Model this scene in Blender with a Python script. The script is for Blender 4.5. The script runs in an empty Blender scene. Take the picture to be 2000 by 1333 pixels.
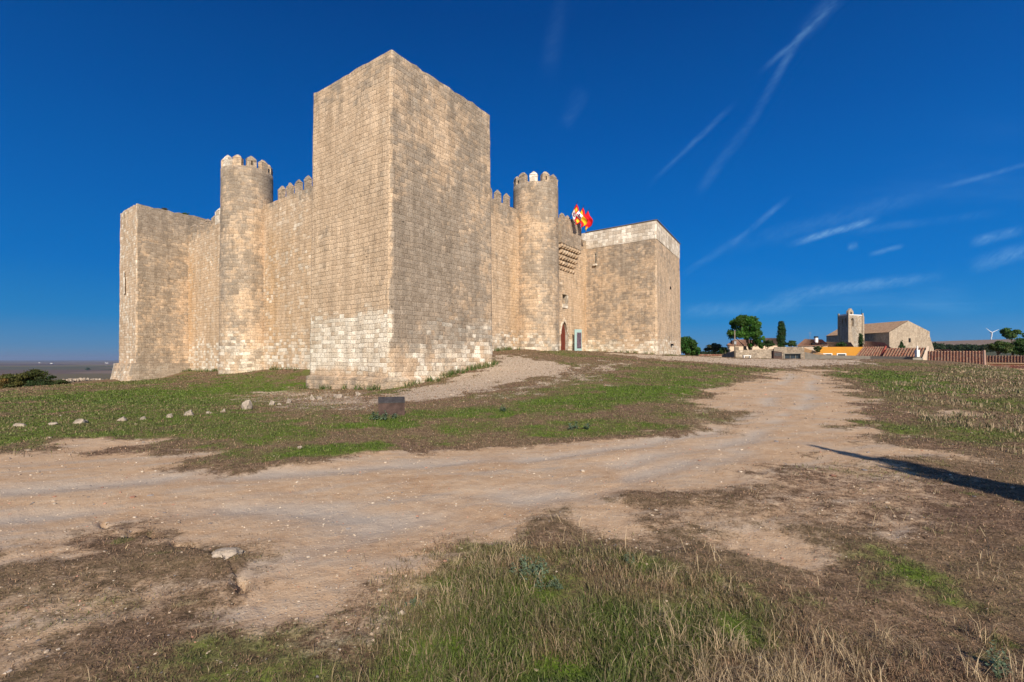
import bpy, bmesh, math, random
import numpy as np
from mathutils import Vector, noise as mn
random.seed(7); RNG = np.random.default_rng(11)
R = math.radians
S = bpy.context.scene
COL = S.collection
# ------------------------------------------------------------------ camera, sky, sun, exposure
EYE = 1.6; F = 960.0; HY = 702.0          # eye height, focal length and horizon row of the 2000 px wide photograph
cam = bpy.data.objects.new('camera', bpy.data.cameras.new('camera')); COL.objects.link(cam); S.camera = cam
cam.location = (0, 0, EYE); cam.rotation_euler = (R(90), 0, 0)
cam.data.sensor_width = 36; cam.data.lens = 36 * F / 2000; cam.data.shift_y = (HY - 666.5) / 2000
cam.data.clip_start = 0.05; cam.data.clip_end = 90000
S.view_settings.view_transform = 'Standard'; S.view_settings.look = 'None'; S.view_settings.gamma = 1
S.view_settings.exposure = 0.35
SUN_EL = R(30); SUN_DIR = Vector((0.18 * math.cos(SUN_EL), -0.984 * math.cos(SUN_EL), math.sin(SUN_EL))).normalized()
sun = bpy.data.objects.new('sun', bpy.data.lights.new('sun', 'SUN')); COL.objects.link(sun)
sun.data.energy = 4.9; sun.data.angle = R(0.5); sun.data.color = (1.0, 0.89, 0.74)
sun.rotation_euler = SUN_DIR.to_track_quat('Z', 'Y').to_euler()
W = bpy.data.worlds.new('World'); S.world = W; W.use_nodes = True
wt = W.node_tree; wt.nodes.clear()

class NT:
    """small helper for writing node trees"""
    def __init__(s, t): s.t = t
    def n(s, typ, **kw):
        nd = s.t.nodes.new(typ)
        for k, v in kw.items():
            if k == 'inp':
                for a, b in v.items():
                    if hasattr(b, 'bl_idname') and hasattr(b, 'is_output'): s.t.links.new(b, nd.inputs[a])
                    else: nd.inputs[a].default_value = b
            else: setattr(nd, k, v)
        return nd
    def m(s, op, a, b=None, c=None, clamp=False):
        nd = s.n('ShaderNodeMath', operation=op, use_clamp=clamp)
        for i, v in enumerate((a, b, c)):
            if v is None: continue
            if hasattr(v, 'is_output'): s.t.links.new(v, nd.inputs[i])
            else: nd.inputs[i].default_value = v
        return nd.outputs[0]
    def mix(s, f, a, b, mode='MIX'):
        nd = s.n('ShaderNodeMix', data_type='RGBA', blend_type=mode)
        for k, v in ((0, f), (6, a), (7, b)):
            if hasattr(v, 'is_output'): s.t.links.new(v, nd.inputs[k])
            else: nd.inputs[k].default_value = (v if k == 0 else (*v[:3], 1))
        return nd.outputs[2]
    def sm(s, v, lo, hi, a=0.0, b=1.0):
        nd = s.n('ShaderNodeMapRange', interpolation_type='SMOOTHSTEP')
        for i, x in enumerate((v, lo, hi, a, b)):
            if hasattr(x, 'is_output'): s.t.links.new(x, nd.inputs[i])
            else: nd.inputs[i].default_value = x
        return nd.outputs[0]
    def noise(s, vec, scale, detail=3, rough=0.55, dist=0.0, dim='3D'):
        nd = s.n('ShaderNodeTexNoise', noise_dimensions=dim)
        s.t.links.new(vec, nd.inputs['W' if dim == '1D' else 'Vector'])
        nd.inputs['Scale'].default_value = scale; nd.inputs['Detail'].default_value = detail
        nd.inputs['Roughness'].default_value = rough; nd.inputs['Distortion'].default_value = dist
        return nd.outputs[0]
    def comb_rgb(s, v):
        return s.n('ShaderNodeCombineColor', inp={0: v, 1: v, 2: v}).outputs[0]
    def comb(s, x, y, z=0.0):
        nd = s.n('ShaderNodeCombineXYZ')
        for i, v in enumerate((x, y, z)):
            if hasattr(v, 'is_output'): s.t.links.new(v, nd.inputs[i])
            else: nd.inputs[i].default_value = v
        return nd.outputs[0]
    def sep(s, v):
        nd = s.n('ShaderNodeSeparateXYZ'); s.t.links.new(v, nd.inputs[0]); return nd.outputs
    def ramp(s, f, stops):
        nd = s.n('ShaderNodeValToRGB'); s.t.links.new(f, nd.inputs[0])
        cr = nd.color_ramp
        while len(cr.elements) < len(stops): cr.elements.new(0.5)
        for e, (p, c) in zip(cr.elements, stops): e.position = p; e.color = (*c, 1)
        return nd.outputs[0]

def build_sky():
    T = NT(wt)
    sky = T.n('ShaderNodeTexSky', sky_type='NISHITA', sun_disc=False)
    sky.sun_elevation = SUN_EL; sky.sun_rotation = math.atan2(SUN_DIR.x, SUN_DIR.y)
    sky.altitude = 800; sky.air_density = 1.0; sky.dust_density = 0.35; sky.ozone_density = 3.0
    hs = T.n('ShaderNodeHueSaturation', inp={'Hue': 0.505, 'Saturation': 1.28, 'Value': 0.9, 'Color': sky.outputs[0]})
    # thin cirrus and old condensation trails, placed by direction (tangent plane of the northern sky)
    d = T.sep(T.n('ShaderNodeTexCoord').outputs['Generated'])
    el = T.ramp(T.m('MULTIPLY_ADD', d[2], 1.0, 0.0, clamp=True), [(0, (.15,.31,.49)), (.02, (.085,.295,.56)), (.07, (.012,.250,.62)), (.15, (.0,.185,.60)), (.26, (.0,.140,.52)), (.40, (.0,.097,.405)), (.57, (.0,.058,.27)), (1, (.0,.036,.19))])
    dim = T.sm(d[0], -.75, .1, .88, 1.0)
    el = T.mix(1.0, el, T.comb_rgb(dim), 'MULTIPLY')
    el = T.n('ShaderNodeVectorMath', operation='SCALE', inp={0: el, 'Scale': 7.6}).outputs[0]
    skyc = T.mix(T.sm(d[1], -.3, .2, 0.0, 1.0), hs.outputs[0], el)
    yy = T.m('MAXIMUM', d[1], 0.05)
    X = T.m('DIVIDE', d[0], yy); Z = T.m('DIVIDE', d[2], yy)
    vec = T.comb(X, Z)
    wob = T.m('SUBTRACT', T.noise(vec, 6, 3), 0.5)
    sv = T.comb(T.m('ADD', T.m('MULTIPLY', X, .82), T.m('MULTIPLY', Z, .57)), T.m('MULTIPLY', T.m('SUBTRACT', T.m('MULTIPLY', Z, .82), T.m('MULTIPLY', X, .57)), 3.2))
    fine = T.noise(sv, 34, 6, 0.72, .6)
    soft = T.noise(vec, 9, 4, 0.6)
    st = [(1272,358,1430,208,7,.30),(1490,137,1625,15,7,.42),(1365,375,1470,235,13,.2),(1465,245,1570,55,10,.36),(1560,70,1650,-20,20,.22),
          (1335,535,1450,462,9,.26),(1430,480,1537,388,7,.42),(1546,477,1706,429,8,1.1),(1700,498,1762,482,6,.7),(1655,484,1676,480,9,.8),
          (1500,588,1640,562,17,.55),(1600,568,1830,541,13,.8),(1325,612,1560,596,17,.55),(1820,372,2030,314,6,.3),(1400,490,1850,368,20,.2),
          (1900,474,2000,448,12,.85),(1900,520,2030,480,18,.7),(1105,248,1140,175,20,.13),(1070,150,1100,-10,22,.09),(1650,455,1950,415,10,.2),(1500,598,1970,592,2.5,.2)]
    tot = None
    for (x0, y0, x1, y1, w, a) in st:
        ax, az = (x0-1000)/F, (HY-y0)/F; bx, bz = (x1-1000)/F, (HY-y1)/F
        L = math.hypot(bx-ax, bz-az); tx, tz = (bx-ax)/L, (bz-az)/L
        al = T.m('MULTIPLY_ADD', X, tx/L, T.m('MULTIPLY_ADD', Z, tz/L, -(ax*tx+az*tz)/L))
        pe = T.m('MULTIPLY_ADD', X, -tz, T.m('MULTIPLY_ADD', Z, tx, ax*tz-az*tx))
        pe = T.m('MULTIPLY_ADD', wob, 1.1*w/F, pe)
        g = T.sm(T.m('ABSOLUTE', pe), 1.25*w/F, 0.0)
        e = T.m('MULTIPLY', T.sm(al, -0.12, 0.3), T.sm(al, 1.12, 0.75))
        k = T.m('MULTIPLY', T.m('MULTIPLY', g, e), a*.62)
        tot = k if tot is None else T.m('ADD', tot, k)
    tot = T.m('MULTIPLY', tot, T.sm(T.m('MULTIPLY_ADD', fine, 0.6, T.m('MULTIPLY', soft, 0.6)), 0.36, 0.95))
    veil = T.m('MULTIPLY', T.m('MULTIPLY', T.sm(T.noise(T.comb(T.m('MULTIPLY', X, 0.6), T.m('MULTIPLY', Z, 3.0)), 2.2, 5, 0.6), 0.47, 0.85), T.sm(X, 0.2, 0.9)), T.m('MULTIPLY', T.sm(Z, 0.55, 0.1), 0.26))
    tot = T.m('MULTIPLY', T.m('ADD', tot, veil), T.sm(d[1], 0.1, 0.2), clamp=True)
    col = T.mix(tot, skyc, (2.3, 4.6, 7.0))
    bg = T.n('ShaderNodeBackground', inp={'Color': col, 'Strength': 0.1})
    out = T.n('ShaderNodeOutputWorld'); wt.links.new(bg.outputs[0], out.inputs[0])
build_sky()

# ------------------------------------------------------------------ places
def P(px, py, d):
    """the point at forward distance d that the photograph shows at pixel px, py"""
    return Vector(((px-1000)/F*d, d, EYE + (HY-py)/F*d))
def sstep(a, b, x):
    t = np.clip((x-a)/(b-a), 0, 1); return t*t*(3-2*t)
D1 = Vector((-0.79, 0.61, 0)); D2 = Vector((0.56, 0.83, 0))      # along the left and the right side of the castle
D1.normalize(); D2.normalize()
N1 = Vector((-0.61, -0.79, 0)).normalized(); N2 = Vector((0.83, -0.56, 0)).normalized()   # their outward normals
# terrain control points: x, y, height relative to the eye
CP = [(-6.7,26.5,-1.6),(-12.9,31,-1.8),(-1.5,33.9,-.3),(-16,38.8,-.8),(-20.7,42.4,-.85),(-24.3,41.2,-1.35),(-29,48.8,-1.15),(-35.4,53.8,-1.1),
 (-38.1,49.9,-2.45),(-43,53.5,-2.2),(-1.8,42.2,.68),(3.8,44.6,.72),(5.6,53,.95),(8.7,57.7,.9),(15.4,52.5,.5),(21.7,63.6,.42),
 (0,3,-1.6),(-4,3,-1.6),(4,3,-1.6),(-8,8,-1.6),(8,8,-1.58),(0,8,-1.6),(-15,14,-1.65),(-5,15,-1.6),(5,14,-1.5),(14,12,-1.5),(0,-8,-1.6),(-12,-6,-1.7),(12,-6,-1.6),
 (-20,22,-1.85),(-30,30,-2.1),(-37.5,36,-2.2),(-39,42,-2.2),(-42,50,-2.1),(-46,56,-2.3),(-50,45,-4),(-56,60,-6.5),(-60,38,-7),(-70,50,-12),
 (4,24,-1.05),(10,24,-1.1),(18,24,-1.15),(2,34,-.35),(8,34,-.35),(8,44,.25),(16,36,-.5),(14,46,.1),(26,28,-1.1),(22,40,-.5),
 (25,50,-.05),(33,64,-.05),(42,72,-.05),(20,75,.2),(50,72,-.3),(30,85,-.1),(36,33,-1.0),(45,58,-.55),(48,49,-.9),(46,44,-1.05),(42,40,-1.0),
 (52,45,-3),(62,56,-6),(58,66,-4),(75,60,-9),(60,85,-6),(80,85,-8),(45,95,-5),(30,100,-4),(60,45,-6),(100,95,-9),(50,30,-2.2),(62,35,-6),(40,10,-1.7),(-40,10,-3),(0,60,.9),(-20,60,-.5),(0,90,-1),(-30,90,-6),(-60,80,-12),(0,-40,-2),(60,-20,-4),(-50,-20,-6)]
_c = np.array(CP, float); _P = _c[:, :2]; _n = len(_c)
def _phi(r2): return 0.5*r2*np.log(np.maximum(r2, 1e-9))
_A = np.zeros((_n+3, _n+3)); _dd = ((_P[:, None]-_P[None])**2).sum(-1); _A[:_n, :_n] = _phi(_dd) + np.eye(_n)*0.8
_A[:_n, _n] = 1; _A[:_n, _n+1:] = _P; _A[_n, :_n] = 1; _A[_n+1:, :_n] = _P.T
_w = np.linalg.solve(_A, np.concatenate([_c[:, 2], np.zeros(3)]))
def base_h(x, y):
    x = np.asarray(x, float); y = np.asarray(y, float)
    z = _w[_n] + _w[_n+1]*x + _w[_n+2]*y
    for i in range(_n): z = z + _w[i]*_phi((x-_P[i, 0])**2 + (y-_P[i, 1])**2)
    r = np.hypot(x, y); az = np.degrees(np.arctan2(x, y)); dep = np.maximum(y, 1)
    left = -9 - 60*sstep(90, 420, r)
    front = -6 - 8*sstep(150, 700, r)
    k = sstep(14, 45, az)
    front = front + (12 + (22 + 64*k))*sstep(1100, 3000, r)
    s = sstep(0, 16, az) * (1-sstep(80, 120, az))
    far = left*(1-s) + front*s
    t = sstep(78, 112, r)
    return EYE + np.clip(z, -14, 3)*(1-t) + far*t
def ray_ground(px, py, dmax=400):
    u = (px-1000)/F; v = (HY-py)/F
    d = 1.5
    ds = 1.5*np.power(dmax/1.5, np.linspace(0, 1, 900))
    h = base_h(u*ds, ds); zz = EYE+v*ds
    i = np.argmax(zz < h)
    if not (zz < h).any(): i = 899
    return Vector((u*ds[i], ds[i], h[i]))
def poly_world(pts):
    return np.array([tuple(ray_ground(*p)[:2]) for p in pts])
def sdist(x, y, poly):
    """signed distance to a polygon, positive inside"""
    n = len(poly); best = np.full(x.shape, 1e9); ins = np.zeros(x.shape, bool)
    for i in range(n):
        ax, ay = poly[i]; bx, by = poly[(i+1) % n]
        ex, ey = bx-ax, by-ay; L2 = ex*ex+ey*ey+1e-12
        t = np.clip(((x-ax)*ex+(y-ay)*ey)/L2, 0, 1)
        best = np.minimum(best, (x-ax-t*ex)**2+(y-ay-t*ey)**2)
        c = ((ay > y) != (by > y)) & (x < (bx-ax)*(y-ay)/((by-ay) if by != ay else 1e-12)+ax)
        ins ^= c
    return np.sqrt(best)*np.where(ins, 1, -1)
# cheap value noise on arrays
_tab = RNG.random((256, 256))
def vnoise(x, y, s):
    x = x*s+100.3; y = y*s+57.7
    xi = np.floor(x).astype(int); yi = np.floor(y).astype(int); fx = x-xi; fy = y-yi
    fx = fx*fx*(3-2*fx); fy = fy*fy*(3-2*fy)
    g = lambda a, b: _tab[a & 255, b & 255]
    return (g(xi, yi)*(1-fx)+g(xi+1, yi)*fx)*(1-fy)+(g(xi, yi+1)*(1-fx)+g(xi+1, yi+1)*fx)*fy
def fbm(x, y, s, o=4):
    v = 0; a = .5; t = 0
    for i in range(o): v = v+a*vnoise(x+i*13.1, y-i*7.7, s*2**i); t += a; a *= .5
    return v/t
DIRT = [poly_world(p) for p in (
 [(-300,900),(0,893),(240,887),(400,884),(385,905),(480,914),(600,900),(800,882),(1000,874),(1150,864),(1270,850),(1420,842),(1450,820),(1440,800),(1385,790),(1375,772),(1440,752),(1485,738),(1530,723),(1612,723),(1625,742),(1690,775),(1700,800),(1650,830),(1700,860),(1640,878),(1570,885),(1500,920),(1400,955),(1270,968),(1180,1005),(1080,1030),(900,1045),(780,1070),(690,1110),(620,1155),(540,1170),(470,1150),(400,1120),(300,1085),(200,1075),(100,1100),(0,1130),(-300,1150)],
 [(130,858),(290,855),(330,868),(250,878),(60,878)],
 [(1350,1070),(1440,1060),(1530,1066),(1510,1078),(1400,1082),(1345,1084)],
 [(1755,1015),(1825,1018),(1835,1032),(1770,1034)],
 [(1640,870),(1760,875),(1820,890),(1700,905),(1600,890)],
 [(1800,806),(1900,806),(1905,811),(1800,811)]
 )]
GRAV = [poly_world(p) for p in (
 [(962,694),(1010,696),(1060,708),(1130,714),(1090,728),(1000,748),(900,770),(830,784),(770,786),(740,776),(800,762),(900,735),(975,715)],
 [(1180,690),(1330,696),(1500,702),(1660,703),(1700,711),(1600,714),(1520,719),(1440,713),(1350,706),(1250,699)])]
GREEN = [poly_world(p) for p in (
 [(60,778),(200,765),(430,752),(600,748),(600,762),(420,775),(560,782),(430,792),(250,790),(60,795)],
 [(850,806),(1000,786),(1200,764),(1400,737),(1475,730),(1440,748),(1300,776),(1150,795),(1000,812),(880,822)],
 [(700,812),(860,812),(840,838),(660,840)],
 [(400,890),(600,870),(800,868),(780,880),(600,896),(480,910),(400,904)],
 [(1390,786),(1445,788),(1440,796),(1400,798)],
 [(1640,722),(1780,730),(1900,760),(1850,775),(1700,760)],
 [(1590,905),(1730,900),(1750,925),(1620,925)],
 [(790,1085),(900,1060),(1100,1060),(1300,1085),(1380,1140),(1330,1333),(1200,1500),(750,1500),(760,1250)],
 [(62,1147),(118,1142),(126,1158),(72,1162)], [(150,1190),(230,1172),(236,1180),(160,1202)],
 [(1380,1120),(1500,1140),(1450,1230),(1350,1240)], [(1700,1070),(1900,1110),(1880,1180),(1700,1130)])]
GREENW = [poly_world(p) for p in (
 [(260,1235),(420,1190),(700,1220),(790,1120),(780,1500),(60,1500),(120,1300)],)]
SEMI = [poly_world(p) for p in (
 [(-300,1100),(0,1110),(200,1070),(400,1110),(640,1150),(780,1075),(830,1085),(760,1180),(560,1215),(300,1225),(130,1290),(0,1320),(-300,1400)],
 [(640,1160),(780,1060),(1100,1010),(1270,955),(1500,905),(1650,850),(1720,850),(1880,900),(1800,960),(1850,1050),(1500,1090),(1300,1090),(1250,1035),(1050,1050),(830,1085)],
 [(1400,840),(1380,785),(1440,745),(1380,780),(1350,850)])]
SEMIG = [poly_world(p) for p in ([(440,765),(640,758),(790,775),(720,800),(560,802)], [(960,770),(1150,715),(1240,708),(1150,745),(900,795)])]
OLIVEZ = [poly_world(p) for p in (
 [(-300,775),(0,770),(225,742),(600,742),(620,790),(760,805),(1000,760),(1200,715),(1500,722),(1440,740),(1400,790),(1430,838),(1200,858),(1000,870),(800,878),(480,905),(400,880),(0,880),(-300,890)],
 [(1620,712),(1800,712),(2000,724),(2300,740),(2300,1000),(2000,940),(1850,880),(1740,830),(1720,790),(1640,740)])]
TALL = [poly_world(p) for p in (
 [(780,1090),(900,1065),(1150,1060),(1380,1120),(1500,1180),(1700,1230),(2100,1260),(2100,1500),(740,1500),(760,1250)],)]
WEEDS = [poly_world(p) for p in ([(-300,875),(0,868),(300,866),(345,876),(240,890),(0,895),(-300,900)],
 [(1700,760),(1850,720),(2000,722),(2300,760),(2300,1000),(2000,930),(1850,850)])]
def masks(x, y):
    r = np.hypot(x, y)
    wob = (fbm(x, y, 1.6, 4)-.5)
    big = (fbm(x, y, .35, 3)-.5)
    def mx(polys, soft, k=1.0):
        m = np.zeros(x.shape)
        for p in polys:
            d = sdist(x, y, p)
            sc = soft*(0.35+0.07*r)*(1+(1.0*sstep(9, 5, r) if polys is DIRT or polys is SEMI else -.35*sstep(9, 5, r)))
            m = np.maximum(m, sstep(-1, 1, (d + (wob*3.2+big*1.2)*sc*k)/sc))
        return m
    dirt = mx(DIRT, .5); grav = mx(GRAV, .5); green = mx(GREEN, 0.8)
    green = np.clip(green*(.3+1.5*fbm(x+5, y, .9, 4)) + .62*sstep(.5, .68, fbm(x+31, y+9, .22, 4))*(r > 8), 0, 1)
    olv = mx(OLIVEZ, 1.0)*(.12+.95*sstep(.28, .66, .55*fbm(x+17, y+2, .33, 3)+.45*fbm(x+17, y+2, 1.3, 3)))*(1-.5*sstep(.5, .62, x/np.maximum(y, 1)))
    green = np.maximum(green, np.minimum(olv, .72)); semi = mx(SEMI, .9)*(.30+.34*fbm(x+4, y+8, 2.1, 3)); dirt = np.maximum(dirt, semi)
    grav = np.maximum(grav, mx(SEMIG, .8)*.52*(.5+fbm(x, y+8, 1.4, 3)))
    green = np.maximum(green, mx(GREENW, .7)*(.05+.75*fbm(x+2, y, 1.6, 3)))
    spots = sstep(.66, .8, fbm(x+9, y+3, 2.3, 3))
    green = np.maximum(green, spots*.55)*(1-dirt)*(1-.85*grav)
    return dirt, grav, green
RUTS = [poly_world(p) for p in ([(1600,726),(1570,790),(1450,862),(1200,908),(900,985),(640,1040),(560,1080)], [(1545,730),(1480,800),(1380,845),(1150,882),(850,908),(400,930),(-100,955)], [(1450,880),(1150,950),(800,1010),(400,990),(-100,1010)])]
def ruts(x, y):
    m = np.zeros(x.shape); xx = x+(fbm(x, y, .6, 2)-.5)*.5; yy = y+(fbm(y, x, .6, 2)-.5)*.5
    for p in RUTS: m = np.maximum(m, np.exp(-(poly_line_dist(xx, yy, p)[0]/.28)**2))
    return m*sstep(.3, .6, fbm(x, y, .8, 3))
CRACK = poly_world([(205,1020),(240,1033),(330,1050),(370,1070),(400,1085),(440,1112),(470,1150)])
def poly_line_dist(x, y, pl):
    best = np.full(x.shape, 1e9); side = np.zeros(x.shape)
    for i in range(len(pl)-1):
        ax, ay = pl[i]; bx, by = pl[i+1]; ex, ey = bx-ax, by-ay
        t = np.clip(((x-ax)*ex+(y-ay)*ey)/(ex*ex+ey*ey), 0, 1)
        d = np.hypot(x-ax-t*ex, y-ay-t*ey); sg = np.sign(ex*(y-ay)-ey*(x-ax))
        k = d < best; best = np.where(k, d, best); side = np.where(k, sg, side)
    return best, side
def ground_h(x, y, dirt=None):
    z = base_h(x, y); r = np.hypot(x, y)
    if dirt is None: dirt = masks(x, y)[0]
    near = 1-sstep(60, 120, r)
    z = z + near*((fbm(x, y, .5, 3)-.5)*.10*sstep(2, 10, r) + (fbm(x, y, 2.1, 4)-.5)*.07*(1-.6*dirt) + (fbm(x+3, y, 9, 3)-.5)*.022*(1-.3*dirt))
    z = z - .022*dirt*near - .028*ruts(x, y)*near*(dirt > .3)
    d, s = poly_line_dist(x+(vnoise(x, y, 7)-.5)*.12, y+(vnoise(y, x, 7)-.5)*.12, CRACK)
    z = z + near*(-.065*np.exp(-(d/.032)**2)*sstep(.35, .5, fbm(x, y, 3, 2)) + np.where(s < 0, .012, -.012)*np.exp(-d/.2))
    return z

# ------------------------------------------------------------------ object helpers
def link(o, parent=None):
    COL.objects.link(o)
    if parent: o.parent = parent
    return o
def tag(o, label=None, cat=None, group=None, kind=None):
    if label: o['label'] = label
    if cat: o['category'] = cat
    if group: o['group'] = group
    if kind: o['kind'] = kind
    return o
def empty(name, loc, label, cat, group=None, rz=0):
    o = bpy.data.objects.new(name, None); o.location = loc; o.rotation_euler = (0, 0, rz); o.empty_display_size = .2
    link(o); return tag(o, label, cat, group)
def mesh_obj(name, verts, faces, mat=None, parent=None, uvs=None, cols=None, smooth=False, mats=None, midx=None, world=True, attrs=None):
    me = bpy.data.meshes.new(name)
    if parent is not None and world:
        l = parent_world(parent); verts = [(v[0]-l.x, v[1]-l.y, v[2]-l.z) for v in verts]
    me.from_pydata([tuple(v) for v in verts], [], faces); me.update()
    for m in (mats or [mat]):
        if m: me.materials.append(m)
    if midx is not None: me.polygons.foreach_set('material_index', midx)
    if uvs is not None:
        ul = me.uv_layers.new(name='UVMap'); ul.data.foreach_set('uv', np.asarray(uvs, 'f').ravel())
    if cols is not None:
        a = me.color_attributes.new('tone', 'FLOAT_COLOR', 'POINT'); c = np.ones((len(verts), 4), 'f'); c[:, :3] = cols
        a.data.foreach_set('color', c.ravel())
    me.polygons.foreach_set('use_smooth', [smooth]*len(me.polygons))
    return link(bpy.data.objects.new(name, me), parent)
def parent_world(p):
    l = Vector((0, 0, 0))
    while p is not None: l = l+p.location; p = p.parent
    return l
def np_mesh(name, V, Fq, mat, cols=None, parent=None, smooth=False):
    """fast mesh from arrays; Fq all faces with same vertex count"""
    me = bpy.data.meshes.new(name); nf, k = Fq.shape
    me.vertices.add(len(V)); me.vertices.foreach_set('co', V.astype('f').ravel())
    me.loops.add(nf*k); me.loops.foreach_set('vertex_index', Fq.astype('i').ravel())
    me.polygons.add(nf); me.polygons.foreach_set('loop_start', np.arange(0, nf*k, k, dtype='i'))
    me.update(calc_edges=True); me.materials.append(mat)
    if cols is not None:
        a = me.color_attributes.new('tone', 'FLOAT_COLOR', 'POINT'); c = np.ones((len(V), 4), 'f'); c[:, :3] = cols
        a.data.foreach_set('color', c.ravel())
    me.polygons.foreach_set('use_smooth', [smooth]*nf)
    return link(bpy.data.objects.new(name, me), parent)
class MB:
    """collects simple shapes for one mesh"""
    def __init__(s): s.v = []; s.f = []; s.uv = []; s.mi = []
    def poly(s, pts, uv=None, mi=0):
        b = len(s.v); s.v += [Vector(p) for p in pts]; s.f.append(list(range(b, b+len(pts))))
        if uv is None:
            p0 = Vector(pts[0]); e = (Vector(pts[1])-p0); n = e.cross(Vector(pts[2])-p0)
            if abs(n.normalized().z) > .9 or n.length == 0: uv = [(p[0], p[1]) for p in pts]
            else:
                h = Vector((-n.y, n.x, 0)).normalized(); uv = [(Vector(p).dot(h), p[2]) for p in pts]
        s.uv += [tuple(q) for q in uv]; s.mi.append(mi)
    def hexa(s, b, t, mi=0):
        """b, t: 4 bottom and 4 top points, counter-clockwise seen from above"""
        s.poly(b[::-1], mi=mi); s.poly(t, mi=mi)
        for i in range(4):
            j = (i+1) % 4; s.poly([b[i], b[j], t[j], t[i]], mi=mi)
    def box(s, o, ax, ay, az, mi=0):
        o = Vector(o); ax, ay, az = Vector(ax), Vector(ay), Vector(az)
        b = [o, o+ax, o+ax+ay, o+ay]
        if ax.cross(ay).dot(az) < 0: b = [o, o+ay, o+ax+ay, o+ax]
        s.hexa(b, [p+az for p in b], mi)
    def tube(s, pts, rad, n=6, mi=0, cap=True):
        rings = []
        for i, p in enumerate(pts):
            p = Vector(p); a = Vector(pts[min(i+1, len(pts)-1)])-Vector(pts[max(i-1, 0)]); a.normalize()
            x = a.orthogonal().normalized() if i == 0 else (x - a*x.dot(a)).normalized()
            y = a.cross(x); r = rad[i] if isinstance(rad, (list, tuple)) else rad
            rings.append([p + (x*math.cos(t)+y*math.sin(t))*r for t in [2*math.pi*k/n for k in range(n)]])
        for i in range(len(rings)-1):
            for k in range(n):
                q = (k+1) % n; s.poly([rings[i][k], rings[i][q], rings[i+1][q], rings[i+1][k]], uv=[(k/n, i), ((k+1)/n, i), ((k+1)/n, i+1), (k/n, i+1)], mi=mi)
        if cap: s.poly(rings[0][::-1], mi=mi); s.poly(rings[-1], mi=mi)
    def build(s, name, mat, parent=None, smooth=False, cols=None, bevel=0):
        o = mesh_obj(name, s.v, s.f, mats=mat if isinstance(mat, list) else [mat], midx=s.mi, parent=parent, uvs=s.uv, smooth=smooth, cols=cols)
        if cols is None:
            a = o.data.color_attributes.new('tone', 'FLOAT_COLOR', 'POINT')
            a.data.foreach_set('color', np.tile(np.array([.0, .15, .1, 1], 'f'), len(s.v)))
        if bevel or smooth:
            bm = bmesh.new(); bm.from_mesh(o.data); bmesh.ops.remove_doubles(bm, verts=bm.verts, dist=1e-4)
            if bevel: bmesh.ops.bevel(bm, geom=bm.edges[:], offset=bevel, segments=2, affect='EDGES', profile=.6)
            bm.to_mesh(o.data); bm.free()
        return o

# ------------------------------------------------------------------ materials
def new_mat(name):
    m = bpy.data.materials.new(name); m.use_nodes = True; m.node_tree.nodes.clear()
    T = NT(m.node_tree); b = T.n('ShaderNodeBsdfPrincipled', inp={'Roughness': .9, 'Specular IOR Level': .2})
    o = T.n('ShaderNodeOutputMaterial'); T.t.links.new(b.outputs[0], o.inputs[0])
    return m, T, b
def plain(name, col, rough=.85, var=.25, scale=3.0, metal=0, spec=.2, bump=.3):
    m, T, b = new_mat(name)
    co = T.n('ShaderNodeTexCoord').outputs['Object']
    n1 = T.noise(co, scale, 5, .6); n2 = T.noise(co, scale*9, 3, .6)
    f = T.m('MULTIPLY_ADD', n1, .65, T.m('MULTIPLY', n2, .35))
    c = T.mix(T.sm(f, .3, .7), [x*(1-var) for x in col], [min(1, x*(1+var)) for x in col])
    T.t.links.new(c, b.inputs['Base Color']); b.inputs['Roughness'].default_value = rough
    b.inputs['Metallic'].default_value = metal; b.inputs['Specular IOR Level'].default_value = spec
    if bump:
        bp = T.n('ShaderNodeBump', inp={'Strength': bump, 'Distance': .02, 'Height': f}); T.t.links.new(bp.outputs[0], b.inputs['Normal'])
    return m
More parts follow.
